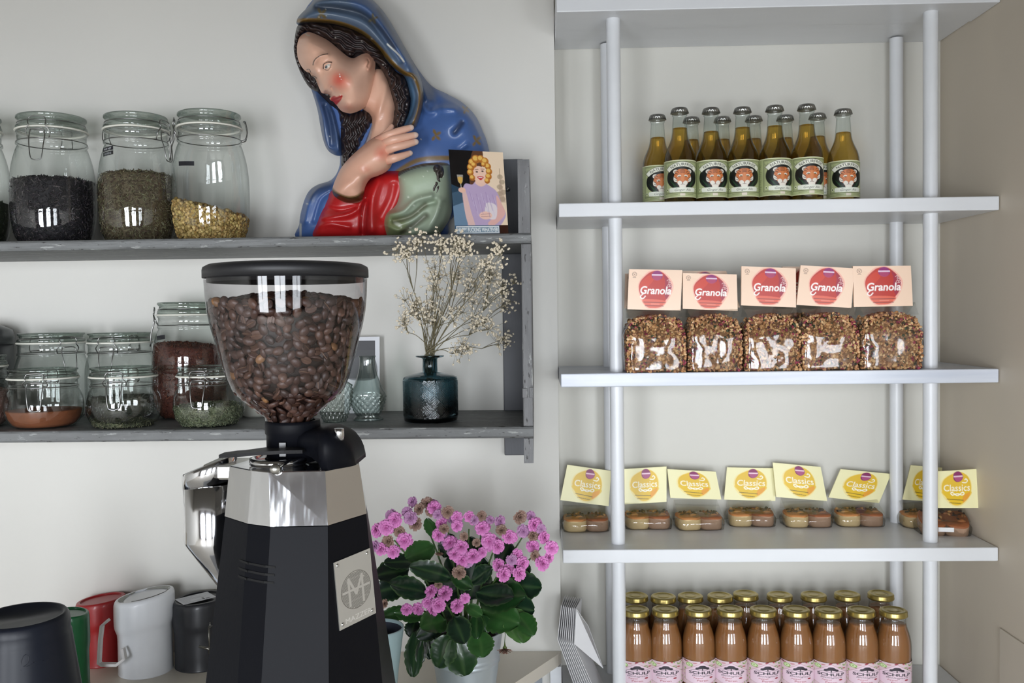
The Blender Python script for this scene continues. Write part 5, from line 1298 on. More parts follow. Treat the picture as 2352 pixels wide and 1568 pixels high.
ale = [(1562, 2.060, 'first ginger ale bottle from the left in the front row', 0), (1634, 2.066, 'second ginger ale bottle from the left in the front row', .05), (1706, 2.066, 'middle ginger ale bottle of the five in the front row', -.12), (1780, 2.056, 'fourth ginger ale bottle from the left in the front row', .22), (1853, 2.050, 'fifth ginger ale bottle in the front row, at its right end', .02),
       (1511, 2.125, 'ginger ale bottle set back at the left end of the cluster', .12), (1937, 2.105, 'ginger ale bottle standing apart at the right end', .0),
       (1589, 2.16, 'rear ginger ale bottle, its neck between the first and second front bottles', 0), (1660, 2.162, 'rear ginger ale bottle, its neck between the second and middle front bottles', .1), (1732, 2.16, 'rear ginger ale bottle, its neck between the middle and fourth front bottles', 0), (1804, 2.158, 'rear ginger ale bottle, its neck between the fourth and fifth front bottles', -.1), (1878, 2.146, 'rear ginger ale bottle with a slice of label beside the fifth front bottle', .1)]
for k, (px, Y, lb_, rz) in enumerate(ale):
    q = P(px, 400, Y); t = thing('soda_bottle', lb_, 'bottle', (q.x, Y, ZS[1] + .0003), rz, GB)
    link('bottle_glass', me_g, t); link('ginger_ale', me_l if k in (2, 3, 4, 0) else me_l2, t); link('crown_cap', me_c, t); link('paper_label', me_lab, t)

# ---- juice bottles
m_jg = glass('juice_bottle_glass', (246, 247, 245), (170, 168, 158), .97, .015, power=4, f0=.06, bump=.06, bscale=30)
m_ju = mat('cloudy_juice', (158, 108, 66), .25, col2=(142, 94, 54), vscale=14, sss=.15, spec=.3)
m_gold = mat('gold_cap', (176, 158, 96), .28, .85, var=.06, vscale=40)
YJ = 2.075; sJ = YJ / F_PX; RJ = 38.5 * sJ; zJ = lambda py: P(1755, py, YJ).z - ZS[4]
hJ = zJ(1397)
jp = [(0, 0), (RJ * .92, 0), (RJ, .004), (RJ, zJ(1505)), (RJ * 1.0, zJ(1480)), (RJ * .97, zJ(1464)), (RJ * .88, zJ(1448)), (RJ * .76, zJ(1434)), (RJ * .70, zJ(1422)), (RJ * .70, zJ(1414)), (RJ * .66, zJ(1412)), (RJ * .66, zJ(1404))]
jps = jp[:3] + smooth_closed(jp[3:10], 3, False).tolist() + jp[10:]
mj_g = MB().lathe(jps, seg=44).mesh('bottle_glass', m_jg)
mj_l = MB().lathe([(0, .002)] + [(max(.002, r_ - .0018), z) for r_, z in jps[1:] if z < zJ(1429)] + [(RJ * .69, zJ(1428)), (0, zJ(1428))], seg=40).mesh('juice', m_ju)
c0 = zJ(1410)
cj = MB().lathe([(RJ * .62, c0), (RJ * .76, c0 - .0005), (RJ * .80, c0 + .001), (RJ * .80, c0 + .004), (RJ * .78, c0 + .0055), (RJ * .785, hJ - .003), (RJ * .76, hJ - .0008), (RJ * .70, hJ), (RJ * .60, hJ - .0002), (RJ * .56, hJ - .0016), (RJ * .36, hJ - .0018), (RJ * .33, hJ - .001), (RJ * .22, hJ - .001), (0, hJ - .0008)], seg=60)
mj_c = cj.mesh('gold_cap', m_gold)
cv = Canvas(190, 130, (214, 190, 196)); rr_ = random.Random(9)
for k in range(120):
    x, y = rr_.uniform(0, 190), rr_.uniform(0, 130); c2 = rr_.choice([(132, 160, 92), (98, 138, 74), (176, 84, 92), (150, 44, 60), (226, 206, 210), (190, 206, 150), (120, 70, 60)])
    a = rr_.uniform(0, 3); cv.ell(x, y, rr_.uniform(3, 7), rr_.uniform(1.5, 3.4), c2, 1, a)
    if k % 6 == 0: cv.line([(x, y), (x + 9 * math.cos(a), y + 9 * math.sin(a))], 1, (110, 60, 50))
for x, y in ((62, 22), (56, 100), (132, 96)): cv.ell(x, y, 10, 10, (140, 176, 96)).ell(x, y, 7, 7, (206, 222, 176)).ell(x, y, 3, 3, (150, 180, 110))
cv.poly([(95, 6), (142, 56), (142, 106), (95, 130), (48, 106), (48, 56)], (178, 140, 150)).poly([(95, 8), (140, 56.5), (140, 105), (95, 129), (50, 105), (50, 56.5)], (222, 198, 210))
for x, y, a in ((95, 32, 11), (86, 36, 8), (104, 36, 8), (95, 26, 8), (82, 40, 5), (108, 40, 5)): cv.ell(x, y, a, a * .6, (42, 34, 46))
cv.line([(95, 36), (95, 47)], 3, (42, 34, 46)).line([(66, 47), (80, 44), (95, 48), (110, 44), (124, 47)], 1.5, (42, 34, 46), True)
cv.text('SCHULP', 95, 60, 20, (38, 32, 44), bold=.03, wscale=.95).text('Biologisch', 95, 75, 13, (70, 50, 66), shear=.35)
cv.text('Appel', 84, 88, 10, (160, 50, 66)).text('Peren', 95, 101, 12, (160, 50, 66), bold=.01).ell(118, 88, 5, 4, (150, 44, 60))
zj1 = zJ(1506); zj0 = zj1 - .056
def flj(u, v, t_=0.0):
    a = -PI / 2 + (u - .5) * 4.6; return ((RJ + .0005) * math.cos(a), (RJ + .0005) * math.sin(a), zj1 + (zj0 - zj1) * v)
lo = cv.sheet('paper_label', m_lab, flj); mj_lab = lo.data; bpy.data.objects.remove(lo)
GJ = 'juice bottles with gold caps on the lowest visible shelf'
words = ['first', 'second', 'third', 'fourth', 'fifth', 'sixth', 'seventh', 'eighth', 'ninth']
def juice(px, py, row, k):
    # the cap's height in the picture gives the distance
    Y = YJ
    for _ in range(30):
        z = P(px, py, Y).z - ZS[4]; Y += (z - hJ) * 2.2
    Y = min(max(Y, 2.035), 2.215)
    q = P(px, py, Y)
    lb = '%s gold-capped juice bottle from the left in the %s row' % (words[k], row)
    t = thing('juice_bottle', lb, 'bottle', (q.x, Y, ZS[4] + .0003), rnd.uniform(-.18, .18), GJ)
    link('bottle_glass', mj_g, t); link('juice', mj_l, t); link('gold_cap', mj_c, t); link('paper_label', mj_lab, t)
frontj = [(1461, 2.077), (1528, 2.077), (1604, 2.079), (1677, 2.077), (1753, 2.074), (1829, 2.073), (1903, 2.067), (1978, 2.067), (2052, 2.064)]
backj = [(1460, 2.180), (1524, 2.172), (1586, 2.176), (1654, 2.176), (1713, 2.190), (1791, 2.180), (1869, 2.180), (1946, 2.184), (2023, 2.186)]
for row, lst in (('front', frontj), ('back', backj)):
    for k, (px, Y) in enumerate(lst):
        q = P(px, 1420, Y)
        lb = '%s gold-capped juice bottle from the left in the %s row' % (words[k], row)
        t = thing('juice_bottle', lb, 'bottle', (q.x, Y, ZS[4] + .0003), rnd.uniform(-.18, .18), GJ)
        link('bottle_glass', mj_g, t); link('juice', mj_l, t); link('gold_cap', mj_c, t); link('paper_label', mj_lab, t)

# ---- granola bags
m_film = glass('cellophane', (240, 240, 238), (176, 174, 170), .97, .09, power=3.2, f0=.06, bump=.5, bscale=13)
m_gran = mat('granola', (170, 120, 74), .8, attr=True, bump=.25, bscale=350)
m_card = mat('card_stock', (255, 255, 255), .35, attr=True)
def bagbox(w, d, h, seed, inset=0.0, amp=.003, top='round'):
    """soft rounded block, sides swelling a little; returns MB"""
    bm = bmesh.new(); bmesh.ops.create_cube(bm, size=1)
    bmesh.ops.subdivide_edges(bm, edges=list(bm.edges), cuts=16, use_grid_fill=True)
    for v in bm.verts:
        x, y, z = v.co; n_ = Vector((x, y, z))
        fx = 2 * x; fy = 2 * y; fz = z + .5
        r_ = 1 - .13 * (abs(fx) ** 4) * (abs(fy) ** 4)
        tt_ = max(0, fz - .55) / .45; tp = 1 - .20 * tt_ ** 2 if top == 'round' else 1 - .10 * tt_
        X = x * w * r_ * tp * (1 + .03 * math.sin(fz * PI)); Yv = y * d * r_ * (tp ** 1.6) * (1 + .06 * math.sin(fz * PI))
        Z = fz * h * (1 - .13 * (abs(fx) ** 2.2 + .5 * abs(fy) ** 2) * (fz ** 5))
        k = amp * (noise.noise(Vector((X * 38, Yv * 38, Z * 38 + seed))) + .6 * noise.noise(Vector((X * 90, Yv * 90, Z * 90 + seed))))
        dirn = Vector((X, Yv, (Z - h / 2) * .6)).normalized()
        v.co = Vector((X, Yv, Z)) - dirn * inset + dirn * k
        if v.co.z < .0006: v.co.z = .0006
    return bm
def granola_mesh(w, d, h, seed):
    r = random.Random(seed); mb = MB(); bm = bagbox(w, d, h, seed, .003, .0025)
    mb.bm(bm, 0, (128, 92, 60))
    cl = [(190, 144, 96), (170, 122, 78), (208, 166, 116), (152, 106, 68), (220, 184, 138), (180, 132, 96), (134, 90, 60), (196, 152, 108)]
    pk = [(150, 62, 78), (132, 46, 64), (96, 54, 60), (72, 60, 46), (58, 66, 44)]
    for _ in range(1700):
        fc = r.random(); x, z = r.uniform(-.5, .5), r.random(); y = -.5
        if fc < .62: pos = Vector((x * w * .97, -d * .5 * (1 + .05 * math.sin(z * PI)) + .0025, z * h)); nn = Vector((0, -1, 0))
        elif fc < .82:
            s_ = r.choice((-1, 1)); pos = Vector((s_ * (w * .5 - .0025), x * d * .9, z * h)); nn = Vector((s_, 0, 0))
        else: pos = Vector((x * w * .88, r.uniform(-.5, .5) * d * .85, h - .002)); nn = Vector((0, 0, 1)); z = 1
        if fc >= .82: pos.z = h * (1 - .13 * (abs(2 * pos.x / w) ** 2.2)) - .002
        if z > .55: tp = 1 - .20 * ((z - .55) / .45) ** 2; pos.x *= tp; pos.y *= tp ** 1.6
        if fc < .82: pos.z *= 1 - .13 * abs(2 * pos.x / w) ** 2.2 * z ** 5
        if fc < .62 and z > .95 and abs(x) > .42: continue
        pinkness = .12 + .38 * max(0, noise.noise(Vector((pos.x * 30, seed, pos.z * 30))) * 1.6)
        o_ = r.randint(-12, 12); c = r.choice(pk) if r.random() < pinkness else r.choice(cl); c = tuple(max(0, q_ + o_) for q_ in c)
        s_ = r.uniform(.0022, .0052)
        pos.z = max(pos.z, .003)
        mb.ell(pos, (s_, s_ * r.uniform(.6, 1), s_ * r.uniform(.3, .7)), Euler((r.random() * 6, r.random() * 6, r.random() * 6)), 6, 4, 0, c)
    return mb.mesh('granola', m_gran)
cg_ = Canvas(128, 94, (240, 208, 182)); cg_.poly([(0, 0), (128, 0), (128, 94), (60, 94), (90, 40)], (244, 214, 190), alpha=.6)
cg_.poly([(44, 7), (58, 2), (72, 1), (86, 8), (98, 18), (108, 36), (104, 56), (94, 74), (82, 88), (62, 91), (44, 88), (30, 66), (24, 46), (26, 28)], (238, 150, 140), True, .55)
cg_.poly([(46, 10), (60, 4), (74, 4), (86, 11), (98, 24), (104, 38), (100, 56), (90, 72), (80, 86), (62, 89), (46, 86), (33, 66), (26, 46), (29, 28)], (186, 52, 42), True)
cg_.poly([(84, 12), (98, 24), (104, 38), (100, 56), (92, 68), (86, 50), (88, 30)], (146, 40, 72), True, .7).poly([(36, 70), (90, 72), (80, 86), (62, 89), (46, 86)], (226, 108, 84), True, .8).poly([(30, 30), (50, 14), (60, 24), (40, 46), (28, 46)], (206, 66, 44), True, .8)
cg_.ell(68, 14, 13, 11, (140, 40, 110)).ell(68, 18, 10, 8, (180, 70, 100), .7).rect(55, 11, 81, 14.5, (228, 200, 220)).line([(38, 76), (90, 76)], 1.2, (92, 30, 40)).line([(42, 84), (86, 84)], 1.2, (92, 30, 40)).line([(56, 80), (76, 80)], .8, (240, 190, 170))
cg_.text('Granola', 65, 48, 25, (250, 240, 236), shear=.16, bold=.022, wscale=.92)
cg_.line([(36, 57), (30, 64), (36, 68), (42, 62)], 2.4, (250, 240, 236), True)
for x, y in ((92, 26), (96, 32), (93, 37), (99, 40)): cg_.line([(x, y), (x + 4, y - 3), (x + 6, y + 1), (x + 3, y + 3)], .9, (244, 220, 216), True)
cg_.line([(14 + 5 * math.cos(a), 12 + 5 * math.sin(a)) for a in np.linspace(0, 2 * PI, 16)], .9, (90, 60, 50)).line([(12, 10), (14, 14), (16, 10)], .9, (90, 60, 50)).rect(10, 19, 18, 20, (140, 110, 96))
sG = 2.04 / F_PX; wG, dG, hG = 130 * sG, .075, 128 * sG
gms = [granola_mesh(wG * .985, dG, hG, s_) for s_ in (1, 2, 3)]
def crinkle(w, d, h, h2, seed):
    """film bag: hugs the granola, then pinches to the flat folded neck under the card"""
    bm = bagbox(w * 1.02, d * 1.04, h, seed, -.0008, .0028)
    mb = MB().bm(bm); n = 26; v = []; f = []
    for side in (-1, 1):
        for j in range(7):
            t_ = j / 6
            for i in range(n + 1):
                u = i / n - .5; y = side * (d * .44 * (1 - t_) ** 1.3 + .0012) + .0022 * noise.noise(Vector((u * 12, t_ * 5, seed + side)))
                v.append((u * w * (.86 + .08 * t_), y, h * .955 + (h2 - h * .955) * t_))
    for s_ in range(2):
        o = s_ * 7 * (n + 1)
        for j in range(6):
            for i in range(n): a = o + j * (n + 1) + i; f.append((a, a + 1, a + n + 2, a + n + 1))
    return mb.add(v, f).mesh('film_bag', m_film)
GG = 'granola bags on the middle shelf'
films = [crinkle(wG, dG, hG, hG + .022, s_) for s_ in (1, 2, 3)]
hc_me = {}
def gbag(px, Y, wpx, ctl, ctr_, cbr, cbl, lab, k, rz=0.0):
    q = P(px, 800, Y); t = thing('granola_bag', lab, 'bag', (q.x, Y, ZS[2] + .0004), rz, GG)
    for nm, me in (('film_bag', films[k % 3]), ('granola', gms[k % 3])):
        o = link(nm, me, t); o.scale = (wpx / 130, 1, 1)
    c4 = [P(*c_, Y - .006) for c_ in (ctl, ctr_)] + [P(*c_, Y - .008) for c_ in (cbr, cbl)]
    Mi = Matrix.Rotation(-rz, 4, 'Z') @ Matrix.Translation(-Vector(t.location)); c4 = [Mi @ c for c in c4]
    def fnc(u, v, t_=0.0):
        p_ = (c4[0] * (1 - u) + c4[1] * u) * (1 - v) + (c4[3] * (1 - u) + c4[2] * u) * v
        return p_ + Vector((0, -.0016 * math.sin(v * PI * .5) - .0012 * math.sin(u * PI) + t_, 0))
    cg_.sheet('header_card', m_card, fnc, t, (238, 206, 180), .006)
gbag(1503, 2.035, 136, (1445, 618), (1567, 620), (1563, 713), (1441, 710), 'first granola bag from the left, card slightly behind the pole', 0)
gbag(1636, 2.045, 126, (1568, 627), (1692, 630), (1694, 714), (1568, 709), 'second granola bag from the left, its card hanging lowest', 1)
gbag(1766, 2.045, 128, (1703, 611), (1828, 616), (1828, 706), (1702, 701), 'middle granola bag of the front row', 2)
gbag(1896, 2.045, 132, (1839, 609), (1962, 616), (1955, 707), (1829, 700), 'fourth granola bag from the left, its card tilted', 0)
gbag(2035, 2.045, 140, (1959, 611), (2092, 610), (2096, 702), (1961, 705), 'fifth granola bag, at the right end near the pole', 1)
gbag(1490, 2.145, 118, (1436, 628), (1540, 628), (1540, 708), (1434, 708), 'rear granola bag half hidden behind the first', 2)
gbag(1628, 2.145, 118, (1562, 622), (1668, 622), (1700, 706), (1575, 706), 'rear granola bag hidden behind the second, card edge above it', 1)
gbag(1830, 2.145, 118, (1797, 612), (1902, 612), (1902, 700), (1797, 700), 'rear granola bag showing between the middle and fourth bags', 0)

# ---- pastry packets
cl_ = Canvas(112, 82, (240, 234, 184))
cl_.poly([(48, 6), (66, 4), (84, 14), (92, 30), (92, 48), (82, 66), (64, 78), (44, 76), (26, 60), (18, 40), (24, 20)], (240, 214, 120), True, .6)
cl_.poly([(48, 8), (66, 5), (82, 14), (90, 30), (90, 48), (80, 64), (64, 75), (46, 74), (30, 58), (21, 40), (27, 20)], (226, 186, 52), True).poly([(24, 44), (90, 46), (80, 64), (64, 75), (46, 74), (30, 58)], (230, 190, 30), True, .8).poly([(72, 56), (88, 48), (86, 58), (72, 70)], (230, 160, 50), True)
cl_.poly([(50, 8), (58, 3), (66, 5), (72, 14), (68, 23), (58, 26), (50, 20)], (134, 44, 96), True).poly([(52, 16), (70, 16), (66, 23), (58, 25)], (176, 84, 130), True, .8).rect(50, 12.4, 71, 15.4, (240, 206, 220))
cl_.text('Classics', 57, 38, 20.5, (250, 246, 226), bold=.006, wscale=.98).line([(70, 27), (78, 28), (82, 24), (79, 20), (76, 22)], 2.2, (250, 246, 226), True)
cl_.line([(46, 54), (42, 50), (46, 48), (58, 55), (70, 48), (74, 51), (69, 54), (58, 51), (46, 54)], 2.2, (250, 246, 226), True).line([(32, 62), (72, 65)], 1.3, (60, 48, 20)).line([(38, 70), (66, 72)], 1.2, (60, 48, 20))
m_cake = mat('baked_crust', (198, 150, 96), .7, attr=True, bump=.25, bscale=140)
def cake(seed, dark):
    r = random.Random(seed); mb = MB(); n = 28; w, d, h = .056, .078, .030
    sidec = (216, 190, 142) if not dark else (170, 138, 114); topc = (188, 126, 70) if not dark else (150, 88, 50)
    out = [(w * .5 * math.copysign(abs(math.cos(a)) ** .6, math.cos(a)), d * .5 * math.copysign(abs(math.sin(a)) ** .7, math.sin(a))) for a in [2 * PI * k / n for k in range(n)]]
    prof = [(0.0, .94), (.15, 1), (.83, 1), (.86, 1), (.96, .98), (1.0, .93)]; v = []; c = []
    for hz, sc_ in prof:
        for x, y in out:
            v.append((x * sc_, y * sc_, hz * h + (.0015 * noise.noise(Vector((x * 60, y * 60, seed))) if hz > .5 else 0)))
            c.append(L(sidec if hz < .85 else topc))
    f = [(i * n + k, i * n + (k + 1) % n, (i + 1) * n + (k + 1) % n, (i + 1) * n + k) for i in range(5) for k in range(n)]
    v += [(x * .5, y * .5, h * 1.06 + .002 * noise.noise(Vector((x * 80, y * 80, seed)))) for x, y in out] + [(0, 0, h * 1.08), (0, 0, 0)]; c += [L(topc)] * (n + 2)
    f += [(5 * n + k, 5 * n + (k + 1) % n, 6 * n + (k + 1) % n, 6 * n + k) for k in range(n)] + [(6 * n + k, 6 * n + (k + 1) % n, 7 * n) for k in range(n)] + [((k + 1) % n, k, 7 * n + 1) for k in range(n)]
    mb.add(v, f, 0, c)
    for k in range(14): # nuts and seeds baked on top, toward the back
        x, y = r.uniform(-.4, .4) * w, r.uniform(-.1, .42) * d
        cc = r.choice([(40, 26, 20), (58, 36, 26), (196, 148, 90), (34, 24, 20), (96, 84, 48), (150, 96, 56)])
        mb.ell((x, y, h * 1.06), (r.uniform(.003, .007), r.uniform(.002, .004), .002 + r.random() * .002), Euler((0, 0, r.random() * 3)), 8, 5, 0, cc)
    mb.ell((r.uniform(-.2, .2) * w, -.18 * d, h * 1.03), (.010, .0055, .004), Euler((0, 0, .2)), 10, 6, 0, (196, 140, 84) if not dark else (176, 112, 64))
    return mb.mesh('pastry', m_cake)
cakes = [cake(s_, s_ % 2 == 1) for s_ in range(4)]
def film2(seed, w=.114, d=.080, h=.034):
    bm = bagbox(w, d, h, seed, 0, .0022, 'flat'); mb = MB().bm(bm); n = 20; v = []; f = []
    for side, y0 in ((0, -d * .42), (1, d * .48)):
        for j in range(5):
            t_ = j / 4
            for i in range(n + 1):
                u = i / n - .5; v.append((u * w * .95, y0 + (d * .38 - y0) * t_ + .0018 * noise.noise(Vector((u * 10, t_ * 4, seed + side))), h * .96 + .030 * t_ ** (1.2 if side == 0 else .8)))
    for s_ in range(2):
        o = s_ * 5 * (n + 1); f += [(o + j * (n + 1) + i, o + j * (n + 1) + i + 1, o + (j + 1) * (n + 1) + i + 1, o + (j + 1) * (n + 1) + i) for j in range(4) for i in range(n)]
    return mb.add(v, f).mesh('film_wrap', m_film)
f2 = [film2(s_) for s_ in range(3)]
GC = 'pastry packets with yellow cards'
PK = [(1345, 1222, [(1303, 1067), (1404, 1081), (1398, 1162), (1287, 1148)], 'pastry packet left of the front pole, its card tilted', .05),
      (1487, 1216, [(1428, 1077), (1531, 1071), (1531, 1152), (1430, 1158)], 'pastry packet just right of the front left pole', 0),
      (1604, 1218, [(1533, 1077), (1644, 1083), (1657, 1147), (1540, 1143)], 'pastry packet with the card leaning farthest back, third from the left', .06),
      (1724, 1210, [(1670, 1073), (1782, 1075), (1781, 1150), (1663, 1147)], 'pastry packet fourth from the left, card upright', -.04),
      (1851, 1212, [(1775, 1062), (1885, 1072), (1900, 1150), (1783, 1141)], 'pastry packet fifth from the left, its card the highest', .0),
      (1970, 1210, [(1931, 1077), (2047, 1088), (2019, 1155), (1903, 1142)], 'pastry packet with a card skewed to the right, sixth from the left', -.02),
      (2123, 1214, [(2092, 1068), (2164, 1074), (2160, 1152), (2073, 1147)], 'pastry packet mostly hidden behind the right front pole', -.12),
      (2212, 1230, [(2140, 1083), (2251, 1076), (2249, 1166), (2146, 1166)], 'pastry packet tipped forward at the right end, white price sticker', -.15)]
for k, (px, py, cc, lb, rz) in enumerate(PK):
    q = foot(px, py, ZS[3] + .0005); Yc_ = q.y + .036; x = P(px, py, Yc_).x
    if k == 7: x = min(x, XR - .062)
    t = thing('pastry_packet', lb, 'packet', (x, Yc_, ZS[3] + .0005), rz, GC)
    ga = link('pastry', cakes[(2 * k) % 4 if k != 7 else 1], t, (-.026, 0, .001)); gb_ = link('pastry', cakes[(2 * k + 1) % 4], t, (.027, .0, .001))
    ga.rotation_euler = (0, 0, rnd.uniform(-.1, .1)); gb_.rotation_euler = (0, 0, rnd.uniform(-.1, .1))
    if k == 7:
        ga.rotation_euler.x = .35; gb_.rotation_euler.x = .3; ga.location.z = .008; gb_.location.z = .007
    link('film_wrap', f2[k % 3], t)
    Yb_, Yt_ = (Yc_ + .016, Yc_ + .032) if k != 7 else (Yc_ - .045, Yc_ - .035)
    c4 = [P(*cc[0], Yt_), P(*cc[1], Yt_), P(*cc[2], Yb_), P(*cc[3], Yb_)]
    Mi = Matrix.Rotation(-rz, 4, 'Z') @ Matrix.Translation(-Vector(t.location)); c4 = [Mi @ c for c in c4]
    def fnc(u, v, t_=0.0, c4=c4):
        p_ = (c4[0] * (1 - u) + c4[1] * u) * (1 - v) + (c4[3] * (1 - u) + c4[2] * u) * v
        return p_ + Vector((0, -.0014 * math.sin(u * PI) + t_, 0))
    cl_.sheet('header_card', m_card, fnc, t, (236, 230, 180), .004)
    if k == 7:
        s_ = MB(); s_.box((-.022, -.0485, .012), (.012, -.0478, .022)); s_.build('price_sticker', mat('sticker_white', (232, 232, 232), .3, var=.02), t)
# ---------------------------------------------------------------- potted kalanchoe in a zinc bucket
YP = 1.90
pc_ = P(1070, 1445, YP)
sp = YP / F_PX
def PB(x, y, Y): return P(820 + x / 3.5, 1120 + y / 3.5, Y)      # measured in an enlargement of the photograph
kal = thing('potted_kalanchoe', 'pink-flowered kalanchoe with scalloped leaves in a zinc bucket', 'potted plant', (pc_.x, YP, ZK + .0004))
KL = Vector(kal.location)
m_zinc = mat('zinc_bucket', (190, 200, 206), .36, .55, var=.06, vscale=12, bump=.05, bscale=30)
zr = pc_.z - ZK; Rr = 86 * sp
def bR(z): return Rr * (.72 + .28 * z / zr)
bk_ = [(0, 0), (bR(0), 0)]
for k in range(1, 60):
    z = zr * k / 60; rr_ = bR(z); f_ = z / zr
    rr_ += .0022 * math.exp(-((f_ - .66) / .012) ** 2) + .0022 * math.exp(-((f_ - .60) / .012) ** 2)
    bk_.append((rr_, z))
bk_ += [(Rr, zr - .002), (Rr + .003, zr - .001), (Rr + .0036, zr + .001), (Rr + .002, zr + .003), (Rr - .001, zr + .002), (Rr - .0015, zr - .004), (bR(zr * .8) - .002, zr * .8)]
MB().lathe(bk_, seg=72).build('bucket', m_zinc, kal)
MB().lathe([(0, zr * .86), (bR(zr * .86) - .001, zr * .84)], seg=40).build('soil', mat('potting_soil', (38, 30, 26), .95, col2=(58, 46, 38), vscale=90, bump=.6, bscale=120), kal)
# leaves
m_leaf = mat('kalanchoe_leaf', (34, 62, 30), .30, attr=True, bump=.10, bscale=60, coat=.35, spec=.5)
m_leafs = mat('kalanchoe_stalk', (70, 98, 48), .5, var=.12, vscale=40)
lr = random.Random(31)
def leaf(base, tip, width, up, curl=.10, shade=0, seed=0):
    """scalloped fleshy leaf from base to tip; up = direction its upper face looks"""
    r = random.Random(seed); base = Vector(base); tip = Vector(tip); ax = tip - base; ln = ax.length; ax.normalize()
    up = Vector(up); up = (up - ax * up.dot(ax)).normalized(); sd = ax.cross(up)
    nl, nw = 40, 10; v = []; c = []; lob = r.uniform(5.5, 7)
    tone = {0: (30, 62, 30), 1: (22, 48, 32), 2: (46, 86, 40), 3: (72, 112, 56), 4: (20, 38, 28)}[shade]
    rimc = (86, 120, 66)
    for i in range(nl + 1):
        t = i / nl
        w_ = width * .54 * (max(0, math.sin(PI * min(1, t * .955 + .03) ** 1.05)) ** .55) * (1 + .13 * abs(math.sin(t * PI * lob)) * min(1, max(0, (t - .2) * 4)))
        if t < .10: w_ *= .25 + 7 * t
        for j in range(nw + 1):
            u = j / nw * 2 - 1
            bend = -curl * ln * (t ** 2) + .03 * ln * math.sin(t * 5 + seed)
            cup = .16 * w_ * abs(u) ** 1.7 - .010 * ln * math.exp(-(u * 6) ** 2) + .014 * ln * math.sin(u * 5 + t * 4 + seed)
            p_ = base + ax * (ln * t) + sd * (u * w_) + up * (bend + cup)
            v.append(p_ - KL)
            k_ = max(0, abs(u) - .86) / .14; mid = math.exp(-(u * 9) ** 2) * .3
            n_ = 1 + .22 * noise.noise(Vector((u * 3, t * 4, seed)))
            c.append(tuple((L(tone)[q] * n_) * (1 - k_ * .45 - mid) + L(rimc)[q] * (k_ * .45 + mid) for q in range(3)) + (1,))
    f = [(i * (nw + 1) + j, i * (nw + 1) + j + 1, (i + 1) * (nw + 1) + j + 1, (i + 1) * (nw + 1) + j) for i in range(nl) for j in range(nw)]
    # underside, a little lower, so the leaf has flesh
    n0 = len(v); v2 = [q - up * .0012 for q in v]; under = [tuple(x * .8 + y * .2 for x, y in zip(cc, L((92, 118, 82)))) for cc in c]
    mb = MB(); mb.add(v + v2, f + [tuple(k + n0 for k in reversed(q)) for q in f], 0, c + under)
    return mb.build('leaf', m_leaf, kal)
